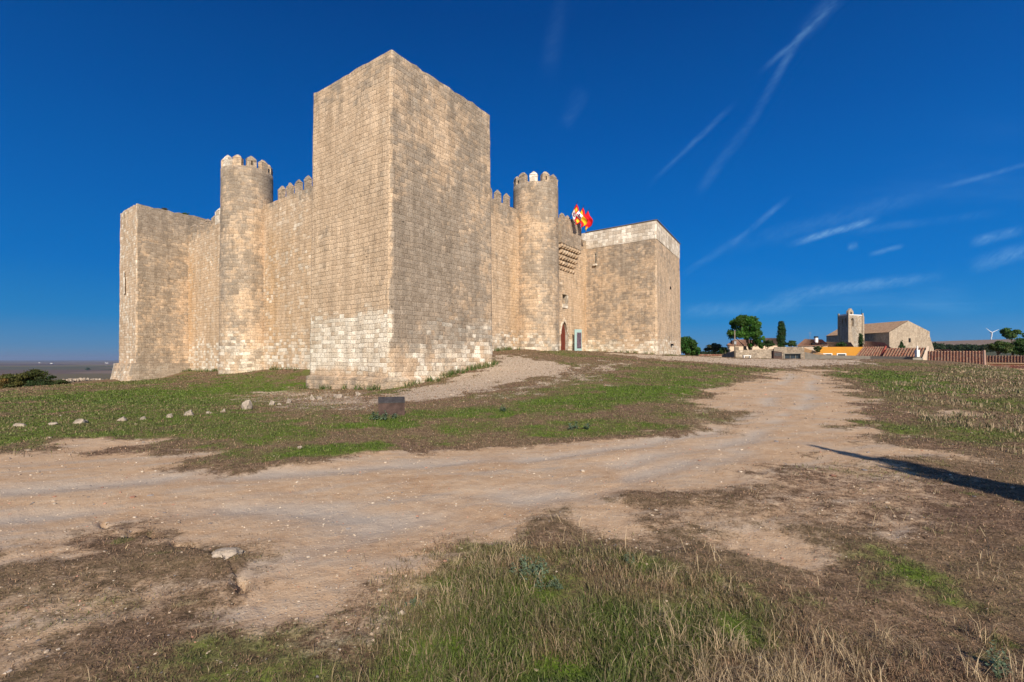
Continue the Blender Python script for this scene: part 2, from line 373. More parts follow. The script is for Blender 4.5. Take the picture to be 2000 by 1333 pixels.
def masonry(name, h=.262, w=.43, tan=((.49,.350,.228),(.615,.455,.308)), pale=((.58,.48,.36),(.86,.77,.63)), grey=((.175,.15,.122),(.26,.225,.185)),
            ochre=(.56,.36,.19), mortar=(.22,.145,.088), irr=1.0, joint=.016, bump=.55, contrast=1.0):
    m, T, b = new_mat(name)
    uv = T.sep(T.n('ShaderNodeUVMap', uv_map='UVMap').outputs[0]); u, v = uv[0], uv[1]
    pos = T.n('ShaderNodeNewGeometry').outputs['Position']
    vec = T.comb(u, v)
    wav = T.m('MULTIPLY', T.m('SUBTRACT', T.noise(vec, .35, 2), .5), .35*irr)
    vv = T.m('ADD', T.m('DIVIDE', T.m('ADD', v, wav), h), T.m('MULTIPLY', T.noise(v, .8/h*.31, 1, dim='1D'), 1.1*irr))
    row = T.m('FLOOR', vv); fv = T.m('SUBTRACT', vv, row)
    wn = T.n('ShaderNodeTexWhiteNoise', noise_dimensions='1D', inp={'W': row}).outputs['Value']
    u2 = T.m('ADD', T.m('DIVIDE', u, T.m('MULTIPLY_ADD', wn, .6*w, .75*w)), T.m('MULTIPLY', wn, 37.0))
    u3 = T.m('ADD', u2, T.m('MULTIPLY', T.noise(T.comb(T.m('MULTIPLY', u2, .9), T.m('MULTIPLY', row, 5.3)), 1.0, 1), .9*irr))
    colm = T.m('FLOOR', u3); fu = T.m('SUBTRACT', u3, colm)
    rn = T.n('ShaderNodeTexWhiteNoise', noise_dimensions='2D', inp={'Vector': T.comb(row, colm)})
    r1 = rn.outputs['Value']; rc = T.sep(rn.outputs['Color']); r2, r3 = rc[1], rc[2]
    fine = T.noise(pos, 14, 4, .65); med = T.noise(pos, 2.6, 4, .6); big = T.noise(pos, .45, 4, .6)
    du = T.m('MULTIPLY', T.m('MINIMUM', fu, T.m('SUBTRACT', 1.0, fu)), w)
    dv = T.m('MULTIPLY', T.m('MINIMUM', fv, T.m('SUBTRACT', 1.0, fv)), h)
    d = T.m('ADD', T.m('MINIMUM', T.m('MULTIPLY', du, 1.5), dv), T.m('MULTIPLY', T.m('SUBTRACT', fine, .5), .03*irr))
    jn = T.sm(d, joint*.35, joint*1.7, 1.0, 0.0)
    jn = T.m('MULTIPLY', jn, T.sm(T.m('ADD', T.m('MULTIPLY', med, 1.0), T.m('MULTIPLY', r3, .3)), .42, .85, .18, 1.0))
    jn = T.m('MULTIPLY', jn, T.sm(big, .36, .62, .45, 1.25))
    at = T.sep(T.n('ShaderNodeAttribute', attribute_name='tone').outputs['Color'])
    q = T.m('MULTIPLY', T.m('SUBTRACT', r2, .5), .75)
    q2 = T.m('MULTIPLY', T.m('SUBTRACT', r3, .5), .7)
    nz = T.m('MULTIPLY', T.m('SUBTRACT', big, .5), 1.7); nm = T.m('MULTIPLY', T.m('SUBTRACT', med, .5), 1.1)
    pal = T.sm(T.m('ADD', T.m('ADD', at[0], q), T.m('MULTIPLY', nz, .42)), .3, .85)
    gry = T.sm(T.m('ADD', T.m('ADD', at[1], nz), T.m('ADD', nm, T.m('MULTIPLY', q2, .5))), .25, .85)
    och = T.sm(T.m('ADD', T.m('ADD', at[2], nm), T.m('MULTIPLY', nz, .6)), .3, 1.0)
    tc = T.mix(r1, tan[0], tan[1]); pc = T.mix(r1, pale[0], pale[1]); gc = T.mix(r1, grey[0], grey[1])
    tc = T.mix(T.sm(T.m('ADD', med, T.m('MULTIPLY', big, .8)), .75, 1.15, 0, .5), tc, (.60,.47,.34))
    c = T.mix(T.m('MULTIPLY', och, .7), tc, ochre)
    c = T.mix(pal, c, pc)
    c = T.mix(T.m('MULTIPLY', gry, .72), c, gc)
    # mortar is never as grey as the lichened blocks
    c = T.mix(T.m('MULTIPLY', jn, .45), c, T.mix(T.m('MULTIPLY', gry, .85), T.mix(T.m('MULTIPLY', pal, .5), mortar, [x*1.5 for x in mortar]), (.40,.29,.19)))
    # weather: fine pitting and vertical run-off
    pit = T.sm(fine, .32, .6, .62, 1.14)
    run = T.noise(T.comb(T.m('MULTIPLY', u, 1.0), T.m('MULTIPLY', v, .10)), 1.6, 4, .65)
    sh = T.m('MULTIPLY', pit, T.sm(run, .3, .7, .8, 1.12))
    holes = T.sm(T.noise(pos, 5.5, 3, .6), .27, .35, .38, 1.0)
    sh = T.m('MULTIPLY', sh, holes)
    c = T.mix(1.0, c, T.n('ShaderNodeCombineColor', inp={0: sh, 1: sh, 2: sh}).outputs[0], 'MULTIPLY')
    T.t.links.new(c, b.inputs['Base Color']); b.inputs['Roughness'].default_value = .93
    hgt = T.m('ADD', T.m('MULTIPLY', T.sm(d, 0.0, joint*2.4), .8), T.m('ADD', T.m('MULTIPLY', fine, .55), T.m('ADD', T.m('MULTIPLY', r3, .5), T.m('MULTIPLY', med, .5))))
    bp = T.n('ShaderNodeBump', inp={'Strength': bump, 'Distance': .05, 'Height': hgt})
    T.t.links.new(bp.outputs[0], b.inputs['Normal'])
    return m
M = {}
M['stone'] = masonry('castle_stone')
M['new_stone'] = masonry('repaired_stone', h=.36, w=.55, tan=((.46,.38,.29),(.66,.57,.46)), pale=((.54,.45,.35),(.90,.82,.69)), mortar=(.22,.16,.11), joint=.02)
M['rubble'] = masonry('rubble_stone', h=.26, w=.34, tan=((.22,.175,.13),(.38,.31,.24)), irr=1.8, mortar=(.20,.16,.12), joint=.03)
M['church'] = masonry('church_stone', h=.5, w=.75, tan=((.30,.235,.17),(.44,.36,.27)), pale=((.5,.43,.34),(.6,.54,.45)), irr=1.3, mortar=(.26,.2,.14), joint=.05, bump=.6)
M['rock'] = plain('limestone_rock', (.34,.28,.22), var=.5, scale=6, bump=.9)
M['concrete'] = plain('weathered_concrete', (.25,.22,.18), var=.2, scale=1.5)
M['cream'] = plain('cream_render', (.62,.47,.34), var=.08, scale=1)
M['tan_render'] = plain('tan_render', (.42,.33,.25), var=.12, scale=1)
M['orange'] = plain('orange_render', (.72,.33,.05), var=.06, scale=1)
M['peach'] = plain('peach_render', (.72,.42,.2), var=.06, scale=1)
M['red_render'] = plain('dark_red_trim', (.35,.08,.05), var=.1)
M['white'] = plain('white_paint', (.75,.73,.70), var=.06, scale=1)
M['dark'] = plain('dark_opening', (.012,.012,.014), var=.1, bump=0)
M['glass'] = plain('window_glass', (.03,.04,.05), rough=.1, spec=.6, bump=0)
M['door'] = plain('red_brown_door', (.16,.035,.02), rough=.6, var=.12)
M['wood'] = plain('grey_wood', (.2,.16,.12), var=.25, scale=5)
M['rust'] = plain('weathered_steel', (.075,.046,.038), rough=.75, var=.5, scale=5)
M['steel_dark'] = plain('dark_steel_plate', (.055,.05,.05), rough=.6, var=.5, scale=5)
M['metal'] = plain('grey_metal', (.3,.3,.3), rough=.5, metal=.6, var=.1)
M['black'] = plain('black_metal', (.02,.02,.022), rough=.6, var=.1)
M['teal'] = plain('pale_teal_frame', (.30,.42,.40), rough=.5, var=.08)
M['poster'] = plain('dark_poster', (.10,.07,.09), rough=.4, var=.6, scale=4, bump=0)
M['bark'] = plain('bark', (.13,.09,.06), var=.3, scale=8)
M['turbine'] = plain('turbine_hazed_white', (.6,.62,.65), rough=.5, var=.03)  # white paint greyed, with distance haze put into the colour
M['flag_red'] = plain('flag_red', (.62,.012,.02), rough=.8, var=.06)
M['flag_yellow'] = plain('flag_yellow', (.85,.50,.02), rough=.8, var=.05)
M['flag_white'] = plain('flag_white', (.78,.76,.76), rough=.8, var=.04)
M['flag_purple'] = plain('flag_purple', (.22,.03,.12), rough=.8, var=.04)
def leaf_mat(name, trans=.35):
    m, T, b = new_mat(name)
    c = T.n('ShaderNodeAttribute', attribute_name='tone').outputs['Color']
    T.t.links.new(c, b.inputs['Base Color']); b.inputs['Roughness'].default_value = .6; b.inputs['Specular IOR Level'].default_value = .25
    tr = T.n('ShaderNodeBsdfTranslucent'); T.t.links.new(c, tr.inputs[0])
    mx = T.n('ShaderNodeMixShader', inp={0: trans, 1: b.outputs[0], 2: tr.outputs[0]})
    T.t.links.new(mx.outputs[0], [n for n in T.t.nodes if n.type == 'OUTPUT_MATERIAL'][0].inputs[0])
    return m
M['leaf'] = leaf_mat('foliage'); M['blade'] = leaf_mat('grass_blade', .25)
def tile_mat(name, cols):
    m, T, b = new_mat(name)
    uv = T.sep(T.n('ShaderNodeUVMap', uv_map='UVMap').outputs[0])
    pos = T.n('ShaderNodeNewGeometry').outputs['Position']
    ru = T.m('FLOOR', T.m('MULTIPLY', uv[0], 2.0)); fv = T.m('FLOOR', uv[1])
    r = T.n('ShaderNodeTexWhiteNoise', noise_dimensions='2D', inp={'Vector': T.comb(ru, fv)})
    c = T.ramp(r.outputs['Value'], [(i/(len(cols)-1), x) for i, x in enumerate(cols)])
    n = T.noise(pos, 1.2, 5, .7)
    c = T.mix(T.sm(n, .42, .7, .15, .7), c, (.34, .25, .17))
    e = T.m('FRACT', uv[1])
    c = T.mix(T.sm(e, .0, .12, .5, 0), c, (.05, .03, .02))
    T.t.links.new(c, b.inputs['Base Color'])
    return m
M['tiles'] = tile_mat('clay_tiles', [(.30,.075,.045),(.36,.13,.075),(.22,.07,.05),(.42,.22,.14),(.30,.10,.06),(.46,.33,.22),(.25,.08,.05)])
M['old_tiles'] = tile_mat('old_brown_tiles', [(.20,.12,.08),(.26,.16,.10),(.17,.10,.07),(.28,.19,.13)])
M['pink_tiles'] = tile_mat('faded_tiles', [(.38,.19,.13),(.32,.15,.10),(.42,.25,.18)])

def ground_mat():
    m, T, b = new_mat('ground_surface')
    pos = T.n('ShaderNodeNewGeometry').outputs['Position']
    p = T.sep(pos)
    at = T.sep(T.n('ShaderNodeAttribute', attribute_name='tone').outputs['Color'])
    flat = T.comb(p[0], p[1])
    nf = T.noise(flat, 38, 4, .7); nm = T.noise(flat, 7, 5, .68); nb = T.noise(flat, 1.1, 5, .6); nl = T.noise(flat, .25, 4, .6)
    nf2 = T.noise(flat, 90, 3, .7)
    # dry turf: straw, dead thatch and bare soil between
    dry = T.ramp(T.m('MULTIPLY_ADD', nf, .5, T.m('MULTIPLY', nm, .5)), [(.34, (.028,.018,.012)), (.44, (.11,.068,.043)), (.53, (.215,.138,.09)), (.66, (.38,.265,.18))])
    dry = T.mix(T.sm(T.noise(flat, 19, 4, .7), .44, .36, 0, .6), dry, (.04,.028,.018))
    dry = T.mix(T.sm(nl, .35, .65), dry, T.mix(.45, dry, (.19, .155, .075)))
    grn = T.ramp(T.m('MULTIPLY_ADD', nf, .55, T.m('MULTIPLY', nm, .45)), [(.32, (.025,.045,.008)), (.5, (.095,.155,.018)), (.68, (.22,.25,.055))])
    dirt = T.ramp(T.m('MULTIPLY_ADD', nb, .5, T.m('MULTIPLY', nm, .5)), [(.3, (.36,.215,.12)), (.46, (.47,.31,.185)), (.58, (.53,.375,.24)), (.72, (.54,.43,.31))])
    streak = T.noise(T.comb(T.m('MULTIPLY', p[0], .35), T.m('MULTIPLY_ADD', p[0], -.35, p[1])), 2.2, 4, .6)
    dirt = T.mix(T.sm(streak, .45, .7, 0, .7), dirt, (.42, .345, .27))
    dirt = T.mix(T.sm(nf2, .56, .68, 0, .7), dirt, (.60, .50, .40)); dirt = T.mix(T.sm(nf, .36, .28, 0, .6), dirt, (.17, .10, .06))
    rt_ = T.n('ShaderNodeAttribute', attribute_name='rut').outputs['Fac']
    dirt = T.mix(T.m('MULTIPLY', rt_, .75), dirt, (.45,.385,.315))
    vo = T.n('ShaderNodeTexVoronoi', inp={'Scale': 38.0, 'Vector': flat}); vc = T.sep(vo.outputs['Color'])
    peb = T.m('MULTIPLY', T.sm(vo.outputs['Distance'], .3, .2), T.sm(vc[0], .72, .78))
    dirt = T.mix(T.m('MULTIPLY', peb, .8), dirt, T.ramp(vc[1], [(0, (.2,.16,.13)), (.5, (.5,.42,.33)), (1, (.66,.6,.5))]))
    grav = T.ramp(T.m('MULTIPLY_ADD', nf, .5, T.m('MULTIPLY', nm, .5)), [(.36, (.16,.11,.06)), (.47, (.40,.30,.21)), (.62, (.70,.59,.47))])
    jit = T.m('MULTIPLY_ADD', nm, .9, T.m('MULTIPLY', nf, .5)); jit = T.m('SUBTRACT', jit, .7)
    kd = T.sm(T.m('ADD', at[0], T.m('MULTIPLY', jit, 1.3)), .2, .75); kg = T.sm(T.m('ADD', at[1], T.m('MULTIPLY', jit, 1.2)), .38, .62); kn = T.sm(T.m('ADD', at[2], T.m('ADD', T.m('MULTIPLY', jit, 1.5), T.m('MULTIPLY_ADD', nb, 1.1, -.55))), .25, .95)
    c = T.mix(kn, dry, grn); c = T.mix(kd, c, dirt); c = T.mix(kg, c, grav)
    # far farmland in broad strips
    r = T.m('SQRT', T.m('ADD', T.m('MULTIPLY', p[0], p[0]), T.m('MULTIPLY', p[1], p[1])))
    fv = T.n('ShaderNodeTexVoronoi', inp={'Scale': 1.0, 'Vector': T.comb(T.m('MULTIPLY', p[0], .0007), T.m('MULTIPLY', p[1], .0011))})
    fc = T.ramp(T.sep(fv.outputs['Color'])[0], [(0, (.09,.06,.045)), (.2, (.26,.19,.14)), (.4, (.07,.075,.04)), (.55, (.30,.22,.17)), (.75, (.08,.055,.045)), (1, (.17,.14,.07))])
    c = T.mix(T.sm(r, 100.0, 300.0), c, fc)
    T.t.links.new(c, b.inputs['Base Color']); b.inputs['Roughness'].default_value = 1.0; b.inputs['Specular IOR Level'].default_value = .05
    hh = T.m('ADD', T.m('MULTIPLY', nf, .5), T.m('ADD', T.m('MULTIPLY', nm, 1.0), T.m('MULTIPLY', peb, .25)))
    bp = T.n('ShaderNodeBump', inp={'Strength': .9, 'Distance': .02, 'Height': hh}); T.t.links.new(bp.outputs[0], b.inputs['Normal'])
    return m
M['ground'] = ground_mat()

# ------------------------------------------------------------------ ground: one sheet to the horizon
def build_ground():
    a1 = np.arange(-54, 54.01, .2); rest = np.arange(57, 303.1, 3.0)
    ang = np.radians(np.concatenate([a1, rest])); na = len(ang)
    rr = [.25, .7]; r = 1.1
    while r < 60000:
        rr.append(r); r *= 1.011 if r < 14 else (1.018 if r < 110 else 1.13)
    rr = np.array(rr); nr = len(rr)
    Rr, A = np.meshgrid(rr, ang, indexing='ij'); x = (Rr*np.sin(A)).ravel(); y = (Rr*np.cos(A)).ravel()
    d, g, n = masks(x, y); z = ground_h(x, y, d)
    V = np.concatenate([np.stack([x, y, z], 1), [[0, 0, float(ground_h(np.zeros(1), np.zeros(1))[0])]]])
    i, j = np.meshgrid(np.arange(nr-1), np.arange(na), indexing='ij'); j2 = (j+1) % na
    Q = np.stack([i*na+j, i*na+j2, (i+1)*na+j2, (i+1)*na+j], -1).reshape(-1, 4)[:, ::-1]
    c = np.zeros((len(V), 3)); c[:-1, 0] = d; c[:-1, 1] = g; c[:-1, 2] = n
    o = np_mesh('ground', V, Q, M['ground'], c, smooth=True)
    al_ = o.data.attributes.new('rut', 'FLOAT', 'POINT'); rv = np.zeros(len(V), 'f'); rv[:-1] = ruts(x, y); al_.data.foreach_set('value', rv)
    bm = bmesh.new(); bm.from_mesh(o.data); bm.verts.ensure_lookup_table()
    ce = bm.verts[len(V)-1]
    for k in range(na):
        try:
            f = bm.faces.new((ce, bm.verts[(k+1) % na], bm.verts[k])); f.smooth = True
        except ValueError: pass
    bm.to_mesh(o.data); bm.free()
    tag(o, kind='structure')
build_ground()
def gz(x, y): return float(ground_h(np.array([float(x)]), np.array([float(y)]))[0])

# ------------------------------------------------------------------ castle
def offset_poly(pts, d):
    """grow a counter-clockwise footprint outward by d"""
    n = len(pts); out = []
    for i in range(n):
        a, b_, c = pts[i-1], pts[i], pts[(i+1) % n]
        e1 = (b_-a).normalized(); e2 = (c-b_).normalized()
        n1 = Vector((e1.y, -e1.x)); n2 = Vector((e2.y, -e2.x)); k = 1+n1.dot(n2)
        out.append(b_+(n1+n2)/max(k, .3)*d)
    return out
def chamfer(pts, c=.09):
    out = []
    for i, p in enumerate(pts):
        a = pts[i-1]; b_ = pts[(i+1) % len(pts)]
        out += [p+(a-p).normalized()*c, p+((a-p).normalized()+(b_-p).normalized())*c*.28, p+(b_-p).normalized()*c]
    return out
def shell(name, foot, levels, mat, tone, parent, step=.45, parapet=None, smooth=False, rough=.02, topj=.05):
    """a masonry body: foot is a counter-clockwise list of 2-D points, levels = [(z, outward offset)] from bottom to top;
    parapet = (thickness, depth of the roof floor below the top)"""
    zs = []
    for (z0, o0), (z1, o1) in zip(levels, levels[1:]):
        k = max(1, int((z1-z0)/step)); zs += [(z0+(z1-z0)*i/k, o0+(o1-o0)*i/k) for i in range(k)]
    zs.append(levels[-1])
    # subdivide the footprint
    n = len(foot); par = []; s = 0
    for i in range(n):
        L = (foot[(i+1) % n]-foot[i]).length; k = max(1, int(L/step))
        for q in range(k): par.append((i, q/k, s+L*q/k))
        s += L
    per = s; m = len(par); V = []; F_ = []; UV = []; C = []
    def ring(off, z, top=False, jitter=True):
        op = offset_poly(foot, off); b0 = len(V)
        for (i, t, u) in par:
            p = op[i].lerp(op[(i+1) % n], t); q = Vector((p.x, p.y, z))
            if jitter:
                nv = mn.noise_vector(q*1.1)*rough + mn.noise_vector(q*4.3)*rough*.8
                q = q + Vector((nv.x, nv.y, 0))
            if top: q.z += (mn.noise(Vector((u*1.9, z, 3.3)))+.5*mn.noise(Vector((u*5.9, z, 1.3))))*topj
            V.append(q)
        return b0
    rings = [ring(o, z, k == len(zs)-1) for k, (z, o) in enumerate(zs)]
    def band(a, b_, v0, v1):
        for k in range(m):
            k2 = (k+1) % m; F_.append((a+k, a+k2, b_+k2, b_+k)); u0 = par[k][2]; u1 = par[k2][2] if k2 else per
            UV.extend([(u0, v0), (u1, v0), (u1, v1), (u0, v1)])
    for k in range(len(rings)-1): band(rings[k], rings[k+1], zs[k][0], zs[k+1][0])
    zt, ot = zs[-1]
    if parapet:
        th, dp = parapet
        r1 = ring(ot-th, zt, True); r2 = ring(ot-th, zt-dp)
        band(rings[-1], r1, zt, zt+th); band(r1, r2, zt+th, zt+th+dp); last = r2
    else: last = rings[-1]
    F_.append(tuple(range(last, last+m))); UV.extend([(V[last+k].x, V[last+k].y) for k in range(m)])
    F_.append(tuple(range(rings[0]+m-1, rings[0]-1, -1))); UV.extend([(V[rings[0]+k].x, V[rings[0]+k].y) for k in range(m-1, -1, -1)])
    C = [tone(v) for v in V]
    return mesh_obj(name, V, F_, mat, parent, uvs=UV, cols=np.array(C), smooth=smooth)
def v2(v): return Vector((v.x, v.y))
def ccw(pts):
    a = sum(pts[i-1].x*pts[i].y-pts[i].x*pts[i-1].y for i in range(len(pts)))
    return pts if a > 0 else pts[::-1]
castle = empty('castle', (-6, 40, EYE), 'large tan stone castle with square keep, round towers and battlements on the grassy mound', 'castle')
ZE = EYE
def merlon(parent, c, along, w=.78, t=.5, h=1.15, mat=None, tn=(.1,.5,.1), slit=False, cap=.32):
    along = along.normalized(); out = Vector((along.y, -along.x, 0)); mb = MB()
    w *= random.uniform(.92, 1.06); h *= random.uniform(.93, 1.04)
    def quad(z, a, b_): return [c+along*x+out*y+Vector((0, 0, z)) for x, y in ((-a, -b_), (a, -b_), (a, b_), (-a, b_))]
    def q2(z, a, b_):
        p = quad(z, a, b_); return p if (p[1]-p[0]).cross(p[3]-p[0]).z > 0 else p[::-1]
    lv = [(-.25, w/2, t/2), (h*.5, w/2*.99, t/2), (h-cap-.06, w/2*.98, t/2), (h-cap, w/2*1.03, t/2*1.04), (h-cap*.45, w/2*.62, t/2*.62), (h, w*.10, t*.12)]
    jit = lambda p: p+Vector([random.uniform(-.03, .03) for _ in range(3)])
    rs = [[jit(p) for p in q2(*l)] for l in lv]
    for a, b_ in zip(rs, rs[1:]):
        for i in range(4):
            j = (i+1) % 4; mb.poly([a[i], a[j], b_[j], b_[i]])
    mb.poly(rs[-1]); mb.poly(rs[0][::-1])
    if slit:
        for sg in (-1, 1):
            o = c+out*(sg*(t/2-.015))-along*.05+Vector((0, 0, h*.2)); mb.box(o, along*.1, out*(sg*.03), (0, 0, h*.35), mi=1)
    tone = tn
    return mb.build('merlon', [mat or M['stone'], M['dark']], parent, cols=np.tile(tone, (len(mb.v), 1)))
# --- keep
K = Vector((-6.55, 26.6, 0)); KR = Vector((-1.5, 33.9, 0)); KL = Vector((-12.65, 31.2, 0)); KB = KL+(KR-K)
KT = 16.8
def keep_tone(p):
    z = p.z-ZE; dl = (Vector((p.x, p.y, 0))-K); a = dl.dot((KL-K).normalized()); b_ = dl.dot((KR-K).normalized())
    right = b_ > a
    if not right:
        pale = .95*float(sstep(3.3, 2.1, z))*float(sstep(-1.1, -.4, z)) if z < 4 else .02
        gr = .12+.35*float(sstep(13, 16.5, z))+.5*float(sstep(-.8, -1.1, z)); oc = .38-.1*float(sstep(8, 15, z))
    else:
        pale = (.46+.25*b_/9)*float(sstep(3.1, 2.0, z))*(.55+.45*float(sstep(.5, 2.5, b_)))+.04
        gr = .55*float(sstep(13.5, 6, z))*float(sstep(10.5, 3.5, b_))*float(sstep(-1.5, 2.2, z))+.52+.1*float(sstep(12, 16.5, z))-.35*float(sstep(1.5, 0, z)); oc = .05
    return (pale, gr, oc)
kf = ccw([v2(K), v2(KR), v2(KB), v2(KL)])
keep = shell('keep', chamfer(kf, .12), [(ZE-3, .46), (ZE-1.08, .42), (ZE-.98, .20), (ZE+8, .10), (ZE+KT, 0)], M['stone'], keep_tone, castle, parapet=(.9, 1.2), rough=.03, topj=.12)
# --- curtain walls (body 2.4 m thick) and round towers
WL = -1.0*(20.9/1.0)                                    # left wall plane: x*.61+y*.79 = 20.9
def lw(px):                                            # point of the left wall seen at column px
    u = (px-1000)/F; t = 20.9/(.79+.61*u); return Vector((u*t, t, 0))
def rw(px):
    u = (px-1000)/F; t = 25.1/(.56-.83*u); return Vector((u*t, t, 0))
def jn_l(p): return max(math.exp(-abs((Vector((p.x, p.y, 0))-lw(q)).length)/.8) for q in (533, 372))  # warm bounced light near tower junctions, put into the stone colour with ochre stain
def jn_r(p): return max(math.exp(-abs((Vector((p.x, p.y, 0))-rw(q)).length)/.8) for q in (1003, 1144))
def lw_tone(p):  # third value: ochre stone plus painted warm bounce of the recessed wall
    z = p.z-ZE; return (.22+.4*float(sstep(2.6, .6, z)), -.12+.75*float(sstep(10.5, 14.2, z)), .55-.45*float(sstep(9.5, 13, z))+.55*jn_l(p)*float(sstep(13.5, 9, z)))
def rw_tone(p):  # same mix on the gate wall: ochre stone and bounce light as colour
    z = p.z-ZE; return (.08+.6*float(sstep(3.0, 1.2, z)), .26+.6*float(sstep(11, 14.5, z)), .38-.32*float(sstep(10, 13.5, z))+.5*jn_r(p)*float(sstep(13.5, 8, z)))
def round_tone(p):
    z = p.z-ZE; return (.05+.62*float(sstep(3.6, .6, z)), .46+.2*float(sstep(3, 9, z))+.3*float(sstep(14.5, 17.5, z)), .26)
def curtain(a, b_, n, z0, z1, tone, th=2.4):
    a, b_ = v2(a), v2(b_); nn = v2(n)
    foot = ccw([a, b_, b_-nn*th, a-nn*th])
    return shell('curtain_wall', foot, [(z0, .06), (z1, 0)], M['stone'], tone, castle, parapet=None, rough=.03, topj=.04)
a = lw(640); b_ = lw(352)
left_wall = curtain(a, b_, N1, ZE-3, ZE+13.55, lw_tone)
def merlons(par, a, b_, n, z, spacing, skip=(), tn=(.05,.75,.05), **kw):
    L = (b_-a).length; k = int(L/spacing); al = (b_-a).normalized()
    for i in range(k):
        if i in skip: continue
        c = a+al*(i+.5)*L/k-n*.3; c = Vector((c.x, c.y, z)); merlon(par, c, al, tn=tn, **kw)
merlons(left_wall, lw(604), lw(536), N1, ZE+13.5, 1.15, w=.62, t=.36, h=1.3)
merlons(left_wall, lw(436), lw(368), N1, ZE+13.5, 1.55, skip=(0,), w=.85, h=1.2)
merlon(left_wall, Vector((*v2(lw(423)-N1*.3), ZE+13.5)), D1, w=.95, h=1.7, mat=M['new_stone'], tn=(.9,0,0))
g1 = rw(930); g2 = rw(1160)
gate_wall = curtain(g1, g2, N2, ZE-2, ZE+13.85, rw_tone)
merlons(gate_wall, rw(950), rw(1003), N2, ZE+13.8, 1.2, w=.62, t=.36, h=1.2)
merlons(gate_wall, rw(1094), rw(1150), N2, ZE+13.8, 2.2, skip=(0, 1, 2), w=.85, h=.9)
def round_tower(c, rad, z0, ztop, heights, pale_idx=(), slit_idx=(), a0=0):
    n = 56; foot = [Vector((c.x+rad*math.cos(2*math.pi*i/n), c.y+rad*math.sin(2*math.pi*i/n))) for i in range(n)]
    t = shell('round_tower', foot, [(z0, .22), (ZE+1, .14), (ZE+ztop, 0)], M['stone'], round_tone, castle, parapet=(.5, 1.0), smooth=True, rough=.02, topj=.05)
    for k in range(11):
        th = a0+2*math.pi*k/11; o = Vector((math.cos(th), math.sin(th), 0))
        p = c+o*(rad-.27); p.z = ZE+ztop
        pl = k in pale_idx
        merlon(t, p, Vector((-o.y, o.x, 0)), w=.72, t=.45, h=1.0, mat=M['new_stone'] if pl else M['stone'], tn=(.9, 0, 0) if pl else (.05, .6, .05), slit=k in slit_idx, cap=.3)
    return t
CL = Vector((-23.85, 44.3, 0)); CR = Vector((2.27, 47.2, 0))
tl = round_tower(CL, 2.08, ZE-2.5, 16.7, None, pale_idx=(7,), slit_idx=(9,), a0=R(13.4))
tr = round_tower(CR, 2.15, ZE-1.5, 16.35, None, pale_idx=(8,), slit_idx=(9,), a0=R(.2))
# rough footing courses of the left round tower
# --- left corner tower
LC = Vector((-38.1, 49.9, 0)); LE = LC+D1*5.6; LI = LC+D2*10; LB = LE+D2*10
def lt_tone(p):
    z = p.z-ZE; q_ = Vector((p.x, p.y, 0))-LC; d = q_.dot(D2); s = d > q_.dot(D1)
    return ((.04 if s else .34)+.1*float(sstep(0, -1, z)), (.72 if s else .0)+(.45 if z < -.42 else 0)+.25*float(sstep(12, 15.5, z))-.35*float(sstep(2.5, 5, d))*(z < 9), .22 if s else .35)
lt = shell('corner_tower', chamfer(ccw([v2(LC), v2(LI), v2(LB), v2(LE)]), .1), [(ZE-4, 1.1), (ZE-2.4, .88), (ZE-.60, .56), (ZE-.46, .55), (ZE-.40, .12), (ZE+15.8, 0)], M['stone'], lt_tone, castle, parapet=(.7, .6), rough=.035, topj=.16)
mb = MB(); q = LC+D1*3.2+N1*.17; mb.box((q.x, q.y, ZE+6.9), D1*.55, N1*.03, (0, 0, 1.7)); mb.box((q.x+D1.x*.15, q.y+D1.y*.15, ZE+8.6), D1*.3, N1*.03, (0, 0, .7))
mb.build('stone_patch', M['new_stone'], lt, cols=np.tile((.95, 0, 0), (len(mb.v), 1)))
# --- right corner tower
RW_ = rw(1145); RC = Vector((15.4, 52.5, 0)); RE = Vector((21.7, 63.6, 0)); RB = RW_+(RE-RC)
def rt_tone(p):
    z = p.z-ZE; dl = Vector((p.x, p.y, 0))-RC; e = dl.dot((RE-RC).normalized()) > dl.dot((RW_-RC).normalized())
    return (.06+.7*float(sstep(3.2, 1.4, z))*(1 if not e else .75), (.55 if not e else .3)+.15*float(sstep(9, 12.5, z))-.3*float(sstep(2.5,1,z)), .2 if not e else .25)
rin = (RW_-RC).normalized()*4
rt = shell('corner_tower', chamfer(ccw([v2(RC), v2(RE), v2(RB+rin), v2(RW_+rin)]), .1), [(ZE-2, .2), (ZE+12.9, 0)], M['stone'], rt_tone, castle, rough=.03, topj=0)
shell('parapet', chamfer(ccw([v2(RC), v2(RE), v2(RB+rin), v2(RW_+rin)]), .1), [(ZE+12.9, .03), (ZE+14.85, .03)], M['new_stone'], lambda p: (.62, -.9, -.8), rt, parapet=(.6, 1.0), rough=.006, topj=0)
mb = MB()
al = (RE-RC).normalized()
for p0, p1 in ((RW_, RC), (RC, RE)):
    dd = (p1-p0).normalized(); nn = Vector((dd.y, -dd.x, 0))
    mb.box((p0.x-dd.x*.05-nn.x*.3, p0.y-dd.y*.05-nn.y*.3, ZE+14.87), (p1-p0)+dd*.1, nn*.42, (0, 0, .05))
mb.build('coping', M['wood'], rt)
